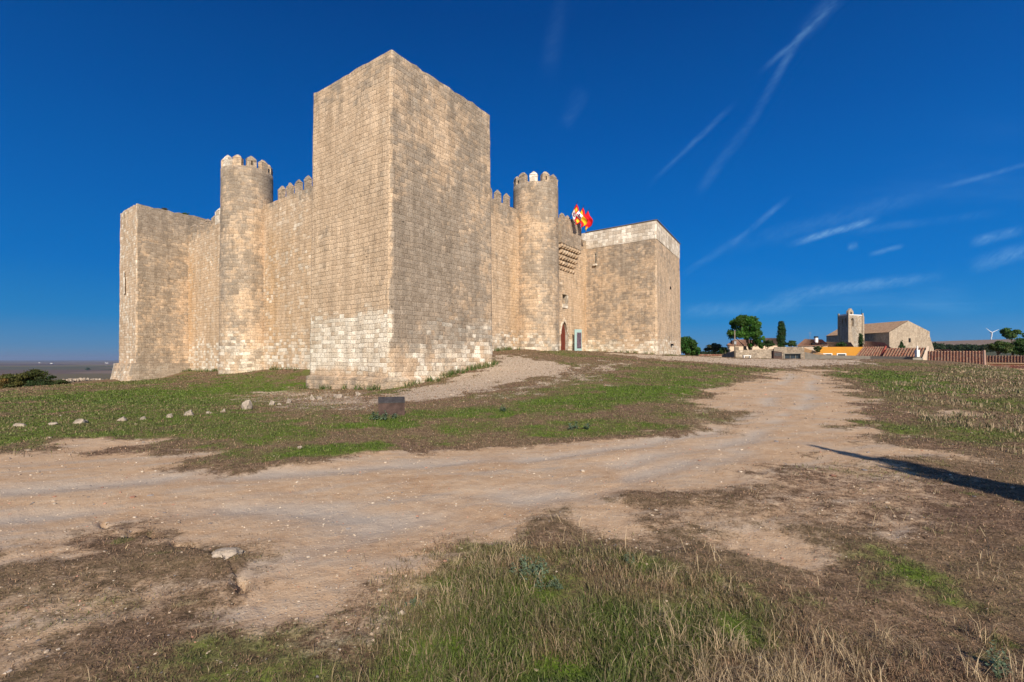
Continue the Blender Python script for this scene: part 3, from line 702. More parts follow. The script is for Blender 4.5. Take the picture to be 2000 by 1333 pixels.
# --- openings
def apply_cut(obj, cutter_mb, mat_in):
    c = cutter_mb.build('cutter', mat_in); 
    md = obj.modifiers.new('cut', 'BOOLEAN'); md.operation = 'DIFFERENCE'; md.solver = 'EXACT'; md.object = c
    bpy.context.view_layer.update()
    dg = bpy.context.evaluated_depsgraph_get(); me = bpy.data.meshes.new_from_object(obj.evaluated_get(dg))
    obj.modifiers.clear(); old = obj.data; obj.data = me; me.name = obj.name
    bpy.data.objects.remove(c, do_unlink=True)
def arch_pts(w, h, n=7):
    """pointed arch outline as (x, z), counter-clockwise from the lower left"""
    sp = h-w*.95; pts = [(-w/2, 0), (w/2, 0)]
    for i in range(n+1):
        a = (i/n)*R(68); r = w*1.02; pts.append((w/2-r+r*math.cos(a), sp+r*math.sin(a)*1.0))
    top = pts[-1]
    left = [(-x, z) for x, z in pts[2:-1]][::-1]
    pts[-1] = (0, top[1]+.02)
    return pts+left
def prism(mb, org, al, nn, pts, d0, d1, mi=0):
    A = [org+al*x+Vector((0, 0, z))+nn*d0 for x, z in pts]; B = [org+al*x+Vector((0, 0, z))+nn*d1 for x, z in pts]
    fl = al.cross(Vector((0, 0, 1))).dot(nn) * (d1-d0)
    n = len(pts); front, back = (B, A) if True else (A, B)
    if al.cross(Vector((0, 0, 1))).dot(nn*(1 if d1 > d0 else -1)) > 0: front_l = B; back_l = A[::-1]; sgn = 1
    else: front_l = B[::-1]; back_l = A; sgn = -1
    mb.poly(front_l, mi=mi); mb.poly(back_l, mi=mi)
    for i in range(n):
        j = (i+1) % n; q = [A[i], A[j], B[j], B[i]]
        mb.poly(q if sgn > 0 else q[::-1], mi=mi)
GD = D2; dz0 = ZE+.85
dc = rw(1101.5); dc = Vector((dc.x, dc.y, dz0))
mb = MB(); prism(mb, dc, GD, N2, arch_pts(1.55, 3.35), -1.0, .4)
wc = rw(1102.5); wc = Vector((wc.x, wc.y, ZE+5.95)); mb.box(wc-GD*.5-N2*.5, GD*1.0, N2*1.0, (0, 0, 1.05))
apply_cut(gate_wall, mb, M['stone'])
door = MB(); prism(door, dc+Vector((0, 0, .0)), GD, N2, arch_pts(1.5, 3.3), -.32, -.24)
dr = door.build('door', M['door'], gate_wall)
mb = MB()
for k in (-.35, 0, .35): mb.box(dc+GD*(k-.01)-N2*.238+Vector((0, 0, .05)), GD*.02, N2*.012, (0, 0, 2.6))
mb.build('door_batten', M['black'], dr)
# arch voussoirs a little proud of the wall
mb = MB(); ap = arch_pts(1.55, 3.35, 6); big = arch_pts(2.15, 3.72, 6)
for i in range(2, len(ap)-1):
    q = [ap[i], ap[i+1], big[i+1], big[i]]
    if abs(q[0][0]-q[1][0])+abs(q[0][1]-q[1][1]) < 1e-3: continue
    prism(mb, dc, GD, N2, [((x*.985), z) for x, z in q][::-1], .0, .09)
mb.build('door_arch', M['stone'], gate_wall, cols=np.tile((.6, 0, .2), (len(mb.v), 1)))
mb = MB(); mb.box(wc-GD*.5-N2*.42, GD*1.0, N2*.03, (0, 0, 1.05)); wn_ = mb.build('window', M['wood'], gate_wall)
mb = MB(); mb.box(wc-GD*.6+Vector((0, 0, -.42)), GD*1.2, N2*.12, (0, 0, .4)); mb.build('sill', M['new_stone'], wn_, cols=np.tile((.8, 0, 0), (len(mb.v), 1)))
# slit window of the right tower
fd = (RC-RW_).normalized(); fn = Vector((-fd.y, fd.x, 0)); fn = fn if fn.dot(Vector((0, -1, 0))) > 0 else -fn
sp = RW_+fd*1.15; sp = Vector((sp.x, sp.y, ZE+11.1))
mb = MB(); mb.box(sp-fn*.7, fd*.16, fn*1.4, (0, 0, 1.15)); apply_cut(rt, mb, M['dark'])
mb = MB(); mb.box(sp-fd*.12+Vector((0, 0, -.28)), fd*.42, fn*.28, (0, 0, .2)); mb.build('slit_sill', M['new_stone'], rt, cols=np.tile((.8, 0, 0), (len(mb.v), 1)))
rn_ = Vector((al.y, -al.x, 0)); rp = RC+al*6.5
mb = MB(); mb.box(Vector((rp.x, rp.y, ZE+8.3))+rn_*.1, al*.3, rn_*.06, (0, 0, .3)); mb.build('putlog_hole', M['dark'], rt); mb = MB(); mb.box(Vector((rp.x, rp.y, ZE+1.6))+rn_*.1, al*.5, rn_*.3, (0, 0, .22)); mb.build('putlog_hole', M['dark'], rt)
# machicolated box above the gate
L0 = rw(1080.5); L1 = rw(1120.5); bl = (L1-L0).length; ba = (L1-L0).normalized()
foot = ccw([v2(L0-N2*.5), v2(L1-N2*.5), v2(L1+N2*.95), v2(L0+N2*.95)])
mach = shell('machicolation', foot, [(ZE+12.05, 0), (ZE+14.65, 0)], M['stone'], lambda p: (.1, .75, -.3), castle, parapet=(.4, .5), rough=.02, topj=.12)
for k in range(4):
    c = L0+ba*(bl*(k+.5)/4)+N2*.75; merlon(mach, Vector((c.x, c.y, ZE+14.6)), ba, w=.75, t=.36, h=.62, tn=(.05, .7, .1), cap=.3)
NC = 8
for j in range(5):
    for k in range(NC-(j % 2)):
        c = L0+ba*(bl*(k+.5+.5*(j % 2))/NC); c = Vector((c.x, c.y, 0)); pr = 1.0-j*.185; zb = ZE+12.04-.47-j*.52; hw = .165
        mb = MB(); rs = []
        for x, zz, q in ((-.3, .02, 1), (pr-.3, .02, 1), (pr-.12, .07, .95), (pr-.02, .17, .8), (pr, .28, .62)):
            z1 = .44 if x < pr-.02 else .40
            rs.append([c-ba*hw*q+N2*x+Vector((0, 0, zb+zz)), c+ba*hw*q+N2*x+Vector((0, 0, zb+zz)), c+ba*hw*q+N2*x+Vector((0, 0, zb+z1)), c-ba*hw*q+N2*x+Vector((0, 0, zb+z1))])
        for a_, b2 in zip(rs, rs[1:]):
            for i in range(4): mb.poly([a_[i], a_[(i+1) % 4], b2[(i+1) % 4], b2[i]])
        mb.poly(rs[0]); mb.poly(rs[-1][::-1]); tn = random.choice(((.1,.3,.3),(.35,.1,.2),(.1,.6,.1)))
        o = mb.build('corbel', M['stone'], mach, cols=np.tile(tn, (len(mb.v), 1)))
        bm = bmesh.new(); bm.from_mesh(o.data); bmesh.ops.remove_doubles(bm, verts=bm.verts, dist=1e-4); bmesh.ops.recalc_face_normals(bm, faces=bm.faces); bm.to_mesh(o.data); bm.free()


# --- flags over the gate
def flag(basepx, lab, scheme, seed, lean):
    w0 = rw(basepx-24); base = Vector((w0.x, w0.y, ZE+14.3))+N2*.6
    up = (N2*.62+Vector((0, 0, 1))*.9+D2*lean).normalized(); L = 2.6
    r = empty('flag', base, lab, 'flag', 'flags over the castle gate')
    mb = MB(); mb.tube([base-up*.2, base+up*L], [.035, .022], 6); mb.build('flagpole', M['black'], r)
    nu, nv = 16, 12; V = []; Fc = []; mi = []
    rd = random.Random(seed); ph = rd.random()*6
    for j in range(nv+1):
        for i in range(nu+1):
            h = j/nv; f = i/nu
            p = base+up*(L-.25-h*1.1)
            drop = f*1.35
            g = p+Vector((0, 0, -1))*drop*(.93) + D2*(.42*drop*(1-.35*h)) + N2*(.28*drop) + N2*.16*math.sin(f*7+ph+h*2)*f + D2*.2*math.sin(h*7+f*3+ph)*f
            V.append(g)
    for j in range(nv):
        for i in range(nu):
            a_ = j*(nu+1)+i; Fc.append((a_, a_+1, a_+nu+2, a_+nu+1)); mi.append(scheme((i+.5)/nu, (j+.5)/nv))
    o = mesh_obj('flag_cloth', V, Fc, mats=[M['flag_red'], M['flag_yellow'], M['flag_white'], M['flag_purple']], midx=mi, parent=r, smooth=True)
    md = o.modifiers.new('thick', 'SOLIDIFY'); md.thickness = .008
def s_quarter(f, h):
    a_ = f < .5; b2 = h < .5
    if a_ == b2: return 1 if (abs((f % .5)-.25) < .11 and abs((h % .5)-.27) < .13) else 0
    x = (f % .5)-.25; y = (h % .5)-.25
    return 3 if (abs(x) < .07 and abs(y) < .16) or (abs(y-.03) < .05 and abs(x) < .16) else 2
flag(1120, 'white and red quartered flag, nearest the round tower above the gate', lambda f, h: s_quarter(f, h), 1, -.1)
flag(1131, 'red and yellow striped flag, middle one above the gate', lambda f, h: 1 if .25 < h < .75 else 0, 4, 0)
flag(1140, 'plain red flag with yellow edge, nearest the right corner tower', lambda f, h: 1 if (f > .8 and h > .7) else 0, 9, .1)

# --- banner stand beside the door
bp_ = rw(1115)+N2*.9; bz = gz(bp_.x, bp_.y)
bn = empty('banner_stand', (bp_.x, bp_.y, bz), 'tall pale teal information banner with dark picture standing beside the castle door', 'banner')
bd = (Vector((.95, .25, 0))).normalized(); bnn = Vector((bd.y, -bd.x, 0))
mb = MB(); o = Vector((bp_.x, bp_.y, bz-.05)); mb.box(o-bd*.42, bd*.84, -bnn*.09, (0, 0, 2.45)); mb.build('frame', M['teal'], bn, bevel=.012)
mb = MB(); mb.box(o-bd*.16+Vector((0, 0, .35)), bd*.52, bnn*.012, (0, 0, 1.75)); mb.build('picture', M['poster'], bn)

# ------------------------------------------------------------------ rocks and small things on the mound
def rock_mesh(name, w, h, d, seed, mat, parent=None, flat=.0, sub=3):
    bm = bmesh.new(); bmesh.ops.create_icosphere(bm, subdivisions=sub, radius=1)
    off = Vector((seed*7.3, seed*3.1, 1.7))
    rd = random.Random(seed); planes = []
    for _ in range(12):
        n = Vector((rd.gauss(0, 1), rd.gauss(0, 1), rd.gauss(0, .8))).normalized(); planes.append((n, rd.uniform(.45, .8)))
    for v in bm.verts:
        p = v.co.copy()
        for n, t in planes:
            e = p.dot(n)
            if e > t: p -= n*(e-t)*.9
        p += mn.noise_vector(p*1.5+off)*.16 + mn.noise_vector(p*4+off)*.05
        v.co = Vector((p.x*w/2, p.y*d/2, p.z*h*.62+h*.28))
    me = bpy.data.meshes.new(name); bm.to_mesh(me); bm.free(); me.materials.append(mat)
    me.polygons.foreach_set('use_smooth', [False]*len(me.polygons))
    return bpy.data.objects.new(name, me)
ROCKS = [(40,834,30,9,'flat grey rock at the left end of the rock row in the grass'),(105,832,22,6,'low sunken rock, second from the left in the rock row'),
 (158,828,36,11,'longest pale rock lying flat in the left part of the row'),(236,822,22,11,'blocky pale rock just right of the longest flat rock'),
 (280,819,16,10,'small grey pointed rock, fifth from the left in the row'),(331,816,20,9,'low dull grey rock sunk in grass left of the square white rock'),
 (369,812,24,12,'square whitish rock in the middle of the row'),(408,809,18,7,'small white wedge shaped rock right of the square whitish rock'),
 (436,807,13,8,'small pointed grey rock left of the biggest rock'),(484,801,26,22,'biggest upright rock of the row, notched below'),
 (531,792,16,12,'rounded pinkish rock next to a flat slab, right of the biggest rock'),(546,791,13,5,'thin flat slab touching the rounded pinkish rock'),
 (564,788,14,10,'round grey rock, last of the curved row before the keep'),(610,783,13,15,'ochre block standing near the left foot of the keep'),
 (625,781,20,9,'low dull stone heap right beside the ochre block'),(660,777,21,11,'rectangular grey block lying before the keep plinth'),
 (675,777,7,5,'tiny pale stone beside the rectangular grey block'),(699,773,12,11,'small white block near the front corner of the keep'),
 (118,812,6,3,'tiny stone in the grass behind the left rocks')]
for i, (px, py, w, h, lab) in enumerate(ROCKS):
    g = ray_ground(px, py); d = g.y; ww = w/F*d; hh = h/F*d
    o = rock_mesh('rock', ww, hh*1.35, ww*.75, i+1, M['rock']); o.location = (g.x, g.y, gz(g.x, g.y)-hh*.32)
    o.rotation_euler = (0, 0, random.uniform(-.3, .3)); link(o); tag(o, lab, 'rock', 'rocks lying before the castle')
g = ray_ground(441, 1087); sl = rock_mesh('flat_stone', .30, .075, .20, 33, M['rock'], sub=4); sl.location = (g.x, g.y, gz(g.x, g.y)+.0); link(sl)
tag(sl, 'flat pale stone slab half sunk in the dirt track in the left foreground', 'stone')
for i, (px, py, w, lab) in enumerate([(960,933,9,'yellowish stone on the middle of the dirt track'),(205,1076,7,'reddish stone on the dirt at lower left'),(631,1023,6,'white stone at the lower edge of the track'),
                                      (617,1068,6,'dark grey stone near the lower edge of the track'),(106,981,8,'pale stone on the left part of the track'),(585,880,14,'flat pale stone in the grass edge above the track'),(820,939,6,'pinkish stone on the track left of the yellowish stone')]):
    g = ray_ground(px, py); ww = w/F*g.y
    o = rock_mesh('stone', ww, ww*.5, ww*.7, 50+i, M['rock']); o.location = (g.x, g.y, gz(g.x, g.y)); link(o); tag(o, lab, 'stone', 'loose stones on the track')
# information lectern
g = ray_ground(765, 813); d = g.y; bw = 50/F*d; bh = 36/F*d
lec = empty('information_lectern', (g.x, g.y, gz(g.x, g.y)), 'low rusty steel lectern with dark sloping top standing in the grass before the keep', 'lectern')
z0 = gz(g.x, g.y)-.05; yaw = .27; lx = Vector((math.cos(yaw), math.sin(yaw), 0)); ly = Vector((-math.sin(yaw), math.cos(yaw), 0))
c = Vector((g.x, g.y, z0))
mb = MB(); b4 = [c-lx*bw/2, c+lx*bw/2, c+lx*bw/2+ly*.25, c-lx*bw/2+ly*.25]; t4 = [b4[0]+Vector((0, 0, bh*.76)), b4[1]+Vector((0, 0, bh*.76)), b4[2]+Vector((0, 0, bh*1.02)), b4[3]+Vector((0, 0, bh*1.02))]
mb.hexa(b4, t4); mb.build('body', M['rust'], lec)
up = Vector((0, 0, .006)); ex = .008
mb = MB(); q = [t4[0]-lx*ex-ly*.01, t4[1]+lx*ex-ly*.01, t4[2]+lx*ex+ly*.01, t4[3]-lx*ex+ly*.01]; mb.hexa([p+up for p in q], [p+up+Vector((0, 0, .02)) for p in q]); mb.build('top_plate', M['steel_dark'], lec)
# rusty steel block by the path
g = P(1517.5, 702, 58); gzz = gz(g.x, g.y); sb = empty('steel_block', (g.x, g.y, gzz), 'dark rusty steel block sign standing on the gravel before the stone wall', 'sign block')
mb = MB(); o = Vector((g.x-.5, g.y-.2, gzz-.1)); mb.hexa([o, o+Vector((1, 0, 0)), o+Vector((1, .5, 0)), o+Vector((0, .5, 0))], [o+Vector((0, 0, 1.05)), o+Vector((1.0, 0, .93)), o+Vector((1.0, .5, .98)), o+Vector((0, .5, 1.1))])
mb.build('body', M['rust'], sb, bevel=.02)
mb = MB(); mb.box(o+Vector((.08, -.02, .45)), (.84, 0, 0), (0, .015, 0), (0, 0, .4)); mb.build('plate', M['steel_dark'], sb)
# ruined low wall at the left
def stone_row(name, pts, seed, label, sizes, cat):
    r = empty(name, pts[0], label, cat); rd = random.Random(seed)
    V = []; Fc = []
    for k in range(len(pts)-1):
        a_, b2 = Vector(pts[k]), Vector(pts[k+1]); n = max(1, int((b2-a_).length/sizes[0]))
        for i in range(n):
            for lv in range(sizes[2]):
                p = a_.lerp(b2, (i+.5*(lv % 2))/n); s = sizes[0]*rd.uniform(.8, 1.1); h = sizes[1]*rd.uniform(.8, 1.1)
                o = rock_mesh('t', s, h*1.5, s*.8, rd.randint(1, 999), M['rock'], sub=2)
                zb = gz(p.x, p.y)+lv*sizes[1]*.85-.1; b0 = len(V)
                for v in o.data.vertices: V.append((v.co.x+p.x, v.co.y+p.y, v.co.z+zb))
                for f in o.data.polygons: Fc.append([b0+q for q in f.vertices])
                bpy.data.meshes.remove(o.data)
    mesh_obj('wall_body', V, Fc, M['rock'], r)
def G(px, d): x = (px-1000)/F*d; return Vector((x, d, gz(x, d)))
stone_row('ruined_wall', [G(120, 50), G(160, 54), G(205, 58)], 3, 'low ruined dry stone wall running left from the left corner tower', (.62, .34, 2), 'wall')
for px, d, h, lab in ((209, 58, 12, 'upright pale stone at the end of the ruined wall'), (221, 60, 14, 'upright stone post close to the left corner tower')):
    p = G(px, d); o = rock_mesh('upright_stone', 7/F*d, h/F*d*1.5, .4, px, M['rock']); o.location = (p.x, p.y, p.z-.1); link(o); tag(o, lab, 'stone', 'stones by the ruined wall')

# ------------------------------------------------------------------ trees
def leaf_cloud(clumps, n, size, base, seed, flat=.0, vert=.0):
    """leaf-sized faces scattered round clump centres; clumps = [(centre, radius xyz)]"""
    g = np.random.default_rng(seed); m = len(clumps)
    vol = np.array([c[1][0]*c[1][1]+c[1][2]*c[1][0] for c in clumps]); k = g.choice(m, n, p=vol/vol.sum())
    cen = np.array([tuple(c[0]) for c in clumps])[k]; rad = np.array([tuple(c[1]) for c in clumps])[k]
    v = g.normal(size=(n, 3)); v /= np.linalg.norm(v, axis=1)[:, None]
    rr = g.random(n)**.45*(1+.25*g.normal(size=n)*.5)
    c = cen + v*rad*rr[:, None]
    nrm = v*.7 + g.normal(size=(n, 3))*.6; nrm[:, 2] += .25; nrm /= np.linalg.norm(nrm, axis=1)[:, None]
    t = np.cross(nrm, g.normal(size=(n, 3))); t /= np.linalg.norm(t, axis=1)[:, None]; b = np.cross(nrm, t)
    s = size*g.uniform(.6, 1.4, n)[:, None]
    V = np.stack([c-t*s*.5, c-b*s*.34+nrm*s*.08, c+t*s*.5, c+b*s*.34+nrm*s*.08], 1).reshape(-1, 3)
    Q = np.arange(n*4).reshape(-1, 4)
    ct = g.uniform(.72, 1.3, m)[k]; hue = g.normal(0, .12, m)[k]
    lt_ = (ct*g.uniform(.75, 1.3, n))
    col = np.array(base)[None]*lt_[:, None]; col[:, 0] *= 1+hue+g.normal(0, .12, n); col = np.clip(col, .003, 1)
    return V, Q, np.repeat(col, 4, 0)
def tree(name, base, trunk_h, clumps, n, size, col, label, seed, cat='tree', group=None, tr=.2, limbs=6, trunk_col=None):
    r = empty(name, base, label, cat, group); rd = random.Random(seed); base = Vector(base)
    mb = MB(); top = base+Vector((rd.uniform(-.2, .2), rd.uniform(-.2, .2), trunk_h))
    mb.tube([base-Vector((0, 0, .3)), base.lerp(top, .5)+Vector((.05, 0, 0)), top], [tr*1.3, tr, tr*.8], 8)
    for c, rad in sorted(clumps, key=lambda q: -q[1][0])[:limbs]:
        mid = top.lerp(Vector(c), .5)+Vector((0, 0, .1*rd.random())); mb.tube([top-Vector((0, 0, .1)), mid, Vector(c)], [tr*.6, tr*.35, tr*.12], 6)
    mb.build('trunk', M['bark'], r, smooth=True)
    V, Q, C = leaf_cloud(clumps, n, size, col, seed)
    o = np_mesh('crown', V-np.array(tuple(base))[None], Q, M['leaf'], C, parent=r)
    return r
def crown_clumps(c, rx, ry, rz, k, seed, inner=.35, sub=.42):
    g = random.Random(seed); out = [(Vector(c), (rx*.6, ry*.6, rz*.6))]
    for i in range(k):
        th = g.uniform(0, 6.283); ph = math.acos(g.uniform(-.75, 1)); q = g.uniform(inner+.35, .86)
        p = Vector((math.cos(th)*math.sin(ph)*rx*q, math.sin(th)*math.sin(ph)*ry*q, math.cos(ph)*rz*q))
        s = sub*g.uniform(.55, 1.0); out.append((Vector(c)+p, (rx*s, ry*s, rz*s*.85)))
    return out
def at(px, py, d): return P(px, py, d)
GREEN1 = (.055, .125, .02); GREEN2 = (.05, .095, .025); OLIVE = (.10, .12, .04); DARKG = (.032, .07, .018)
# big round tree behind the wall
d = 88; s = d/F
tree('round_tree', (at(1466, 690, d).x, d, -1.0), 3.6, crown_clumps(at(1454, 643, d), 32*s, 30*s, 29*s, 34, 5, sub=.33)+crown_clumps(at(1478, 664, d-1), 15*s, 15*s, 19*s, 8, 15), 15000, .30, (.055, .135, .018), 'big round broad leaved tree behind the stone wall', 5)
# cypress
def conifer(px, ytop, ybot, w, d, label, seed, col=DARKG, n=3500, taper=1.0, size=.2):
    s = d/F; z0 = P(px, ybot, d).z; z1 = P(px, ytop, d).z; x = P(px, 0, d).x; cl = []
    for k in range(16):
        t = k/15; z = z0+(z1-z0)*(.04+.92*t); wr = w/2*s*(math.sin(math.pi*min(1, .22+.78*(1-t)**taper*.62))**1.0 if taper == 1 else (1-t)*.95+.08)
        wr = max(wr, .08); cl.append((Vector((x+random.uniform(-.06, .06), d+random.uniform(-.1, .1), z)), (wr, wr, (z1-z0)/13)))
    b0 = gz(x, d); return tree('conifer', (x, d, min(b0, z0-.3)), max(.4, z0-min(b0, z0-.3)+.8), cl, n, size, col, label, seed, limbs=0, tr=.14)
conifer(1526, 629, 679, 16, 84, 'tall dark slim cypress beside the round tree', 21, n=6000)
conifer(1681, 652, 679, 9, 130, 'small narrow conifer before the church side', 22, n=1200, size=.3)
conifer(1761, 665, 682, 13, 125, 'small pointed fir in front of the church gable', 23, taper=2, n=1000, size=.3)
# the bush by the right tower and the scrub next to it
d = 80; s = d/F
tree('round_bush', (P(1346, 697, d).x, d, gz(P(1346, 0, d).x, d)), 1.0, crown_clumps(P(1340, 679, d), 22*s, 20*s, 21*s, 16, 31)+crown_clumps(P(1356, 687, d), 11*s, 10*s, 11*s, 5, 32), 9000, .26, (.05, .12, .02), 'round dense green tree right beside the right corner tower', 31)
d = 95; s = d/F
tree('shrub', (P(1390, 690, d).x, d, -1.5), 1.6, crown_clumps(P(1394, 680, d), 18*s, 18*s, 10*s, 10, 41), 2600, .28, (.085, .08, .04), 'sparse olive brown shrub left of the cream house', 41, 'shrub')
tree('shrub', (P(1413, 690, d-4).x, d-4, -1.5), 1.4, crown_clumps(P(1412, 684, d-4), 10*s, 9*s, 8*s, 7, 42), 2000, .24, GREEN2, 'small dark green shrub against the cream house wall', 42, 'shrub')
d = 78
for px, py, w, h, lab, c_, sd in ((1500,673,11,10,'dark shrub between the round tree and the cypress',DARKG,43),(1546,672,14,7,'low dark shrub right of the cypress',GREEN2,44),(1597,683,8,7,'thin shrub before the orange house wall',OLIVE,45),(1641,673,9,5,'dark bush above the orange house roof',GREEN2,46)):
    dd = 78 if px != 1641 else 105; s = dd/F
    tree('shrub', (P(px, 0, dd).x, dd, P(px, py+h*2, dd).z), .8, crown_clumps(P(px, py, dd), w*s, w*s, h*s, 7, sd), 1500, .2, c_, lab, sd, 'shrub', limbs=3, tr=.08)
# trees at the right edge
d = 100; s = d/F
tree('edge_tree', (P(1978, 690, d).x, d, P(0, 705, d).z), 3.0, crown_clumps(P(1975, 655, d), 17*s, 15*s, 14*s, 10, 51)+crown_clumps(P(1984, 679, d), 26*s, 20*s, 18*s, 14, 52), 9000, .3, (.05, .10, .022), 'tall dark tree at the right edge of the view', 51)
tree('edge_tree', (P(1950, 690, d-5).x, d-5, P(0, 708, d).z), 1.6, crown_clumps(P(1952, 679, d-5), 18*s, 15*s, 13*s, 10, 53), 4500, .28, (.07, .11, .03), 'lower bushy tree left of the tall dark edge tree', 53)
tree('edge_tree', (P(2030, 690, d).x, d, P(0, 705, d).z), 2.6, crown_clumps(P(2022, 672, d), 26*s, 22*s, 24*s, 12, 54), 5000, .3, (.05, .10, .03), 'dark bushy tree cut off by the right picture edge', 54)
# bushes on the left rim
d = 41; s = d/F
for i, (px, py, w, h, lab, c_) in enumerate(((45,737,34,19,'large green and rust coloured bush on the left rim',(.075,.085,.022)),(8,745,24,14,'orange tinged low bush at the left picture edge',(.11,.085,.025)),(88,745,30,13,'dark green bush on the left rim, nearest the castle',(.04,.06,.018)),(-45,742,30,16,'green bush just beyond the left picture edge',(.06,.08,.02)))):
    bx = P(px, 0, d).x; b0 = gz(bx, d)
    tree('rim_bush', (bx, d, b0), max(.5, P(0, py, d).z-b0), crown_clumps(P(px, py+4, d), w*s, w*s, h*s*1.15, 16, 60+i, sub=.4)+crown_clumps(P(px, py+16, d), w*s*1.1, w*s, h*s*.7, 8, 80+i, sub=.4), 12000, .12, c_, lab, 60+i, 'bush', 'bushes on the left rim', limbs=5, tr=.06)
# cypress outside the frame at right: only its long shadow falls into the picture
tip = ray_ground(1600, 872)
def shadow_tree():
    H = 5.6; tb = Vector((tip.x, tip.y, 0))+Vector((SUN_DIR.x, SUN_DIR.y, 0))*(H/SUN_DIR.z)
    zb = gz(tb.x, tb.y); cl = []
    for k in range(26):
        t = k/25; w = .84*math.sin(math.pi*(.12+.86*(1-t)*.62))*(1-.75*t**2.2)
        cl.append((Vector((tb.x+.03*math.sin(k), tb.y, zb+.5+(H-.6)*t)), (w, w, .22)))
    for k in range(7):
        t = k/6; cl.append((Vector((tb.x-.35, tb.y, zb+3.2+1.3*t)), (.2*(1-t*.8), .2, .18)))
    tree('cypress', (tb.x, tb.y, zb), .8, cl, 22000, .12, DARKG, 'slim cypress right of the viewpoint that throws the long shadow', 77, limbs=0, tr=.12)
shadow_tree()

# ------------------------------------------------------------------ village
def tile_roof(name, e0, e1, r0, r1, mat, parent, pitch=.30, row=.42, thick=.08):
    """corrugated tile slope between eave e0-e1 and ridge r0-r1"""
    e0, e1, r0, r1 = map(Vector, (e0, e1, r0, r1)); L = (e1-e0).length; sl = (r0-e0).length
    n = max(2, int(L/pitch)); m = max(1, int(sl/row)); nrm = (e1-e0).cross(r0-e0).normalized()
    if nrm.z < 0: nrm = -nrm
    prof = [(0, .0), (.12, .055), (.27, .095), (.42, .055), (.5, .0), (.62, -.03), (.75, -.045), (.9, -.03)]
    V = []; Fc = []; UV = []; cols = []
    for i in range(n):
        for a_, h in prof: cols.append(((i+a_)/n, h))
    cols.append((1.0, 0)); k = len(cols)
    for j in range(m):
        for e, lift in ((0, .035), (1, 0.0)):
            t = (j+e)/m
            for (x, h) in cols: V.append((e0.lerp(e1, x)).lerp(r0.lerp(r1, x), t)+nrm*(h+lift))
        b0 = j*2*k
        for i in range(k-1):
            Fc.append((b0+i, b0+i+1, b0+k+i+1, b0+k+i)); x0 = cols[i][0]*n+.001; x1 = cols[i+1][0]*n-.001
            UV += [(x0, j+.01), (x1, j+.01), (x1, j+.99), (x0, j+.99)]
    b0 = len(V)
    for p in (e0, e1, r1, r0): V.append(p-nrm*thick)
    Fc.append((b0, b0+1, b0+2, b0+3)); UV += [(0, 0)]*4
    for (p, q) in ((e0, e1), (e1, r1), (r1, r0), (r0, e0)):
        b0 = len(V); V += [p-nrm*thick, q-nrm*thick, q+nrm*.01, p+nrm*.01]; Fc.append((b0, b0+1, b0+2, b0+3)); UV += [(0, .5)]*4
    return mesh_obj(name, V, Fc, mat, parent, uvs=UV)
def house(label, el, er, rl, rr_, zb, wall, tiles, cat='house', name='house', back=True, over=.25):
    """gabled house from its front eave (el, er) and ridge (rl, rr_); the back slope mirrors the front"""
    el, er, rl, rr_ = map(Vector, (el, er, rl, rr_)); r = empty(name, (el.x, el.y, zb), label, cat, None)
    fl = Vector((rl.x-el.x, rl.y-el.y, 0)); fr = Vector((rr_.x-er.x, rr_.y-er.y, 0))
    bl = el+fl*2; br = er+fr*2
    lx = (er-el).normalized()
    mb = MB(); k = .06; up = Vector((0, 0, -.12))
    a_ = [el+fl*k+up+lx*.15, er+fr*k+up-lx*.15, br-fr*k+up-lx*.15, bl-fl*k+up+lx*.15]; z = lambda p, q: Vector((p.x, p.y, q))
    mb.poly([z(a_[0], zb), z(a_[1], zb), a_[1], a_[0]]); mb.poly([z(a_[2], zb), z(a_[3], zb), a_[3], a_[2]])
    mb.poly([z(a_[1], zb), z(a_[2], zb), a_[2], rr_+up-lx*.15, a_[1]]); mb.poly([z(a_[3], zb), z(a_[0], zb), a_[0], rl+up+lx*.15, a_[3]])
    mb.build('wall', wall, r)
    tile_roof('roof', el, er, rl, rr_, tiles, r); tile_roof('roof', br, bl, rr_, rl, tiles, r)
    return r
def wall_box(name, a_, b2, z0, z1a, z1b, th, mat, parent):
    a_, b2 = Vector(a_), Vector(b2); al_ = (Vector((b2.x-a_.x, b2.y-a_.y, 0))).normalized(); nn = Vector((-al_.y, al_.x, 0))*th
    mb = MB(); bt = [Vector((a_.x, a_.y, z0)), Vector((b2.x, b2.y, z0)), Vector((b2.x, b2.y, z0))+nn, Vector((a_.x, a_.y, z0))+nn]
    tp = [Vector((p.x, p.y, q)) for p, q in zip(bt, (z1a, z1b, z1b, z1a))]; mb.hexa(bt, tp); return mb.build(name, mat, parent)
# rubble wall with slab building
d = 74
sw = empty('stone_wall', P(1435, 702, d), 'long grey rubble stone wall behind the gravel yard', 'wall')
wall_box('wall_body', P(1437, 0, d), P(1511, 0, d-1), .6, P(0, 684.5, d).z, P(0, 682, d-1).z, .4, M['rubble'], sw)
wall_box('wing', P(1410, 0, d+5), P(1436.9, 0, d), .6, P(0, 694, d+5).z, P(0, 684.5, d).z, .4, M['concrete'], sw)
kb = empty('stone_kiosk', P(1540, 702, d-1), 'flat roofed rubble stone building with a wide dark window', 'building')
A_ = P(1511.5, 0, d-1.2); B_ = P(1571, 0, d-3); mb = MB(); fl_ = (B_-A_); fl_.z = 0; fu_ = fl_.normalized(); fnn = Vector((fu_.y, -fu_.x, 0))
W_ = fl_.length; zb_ = .6; zt_ = P(0, 678, d-2).z; A_.z = 0
def fpt(x, z): return Vector((A_.x, A_.y, 0))+fu_*x+Vector((0, 0, z))
x0 = W_*.36; x1 = W_*.88; w0 = P(0, 701, d-2).z; w1 = P(0, 691.5, d-2).z
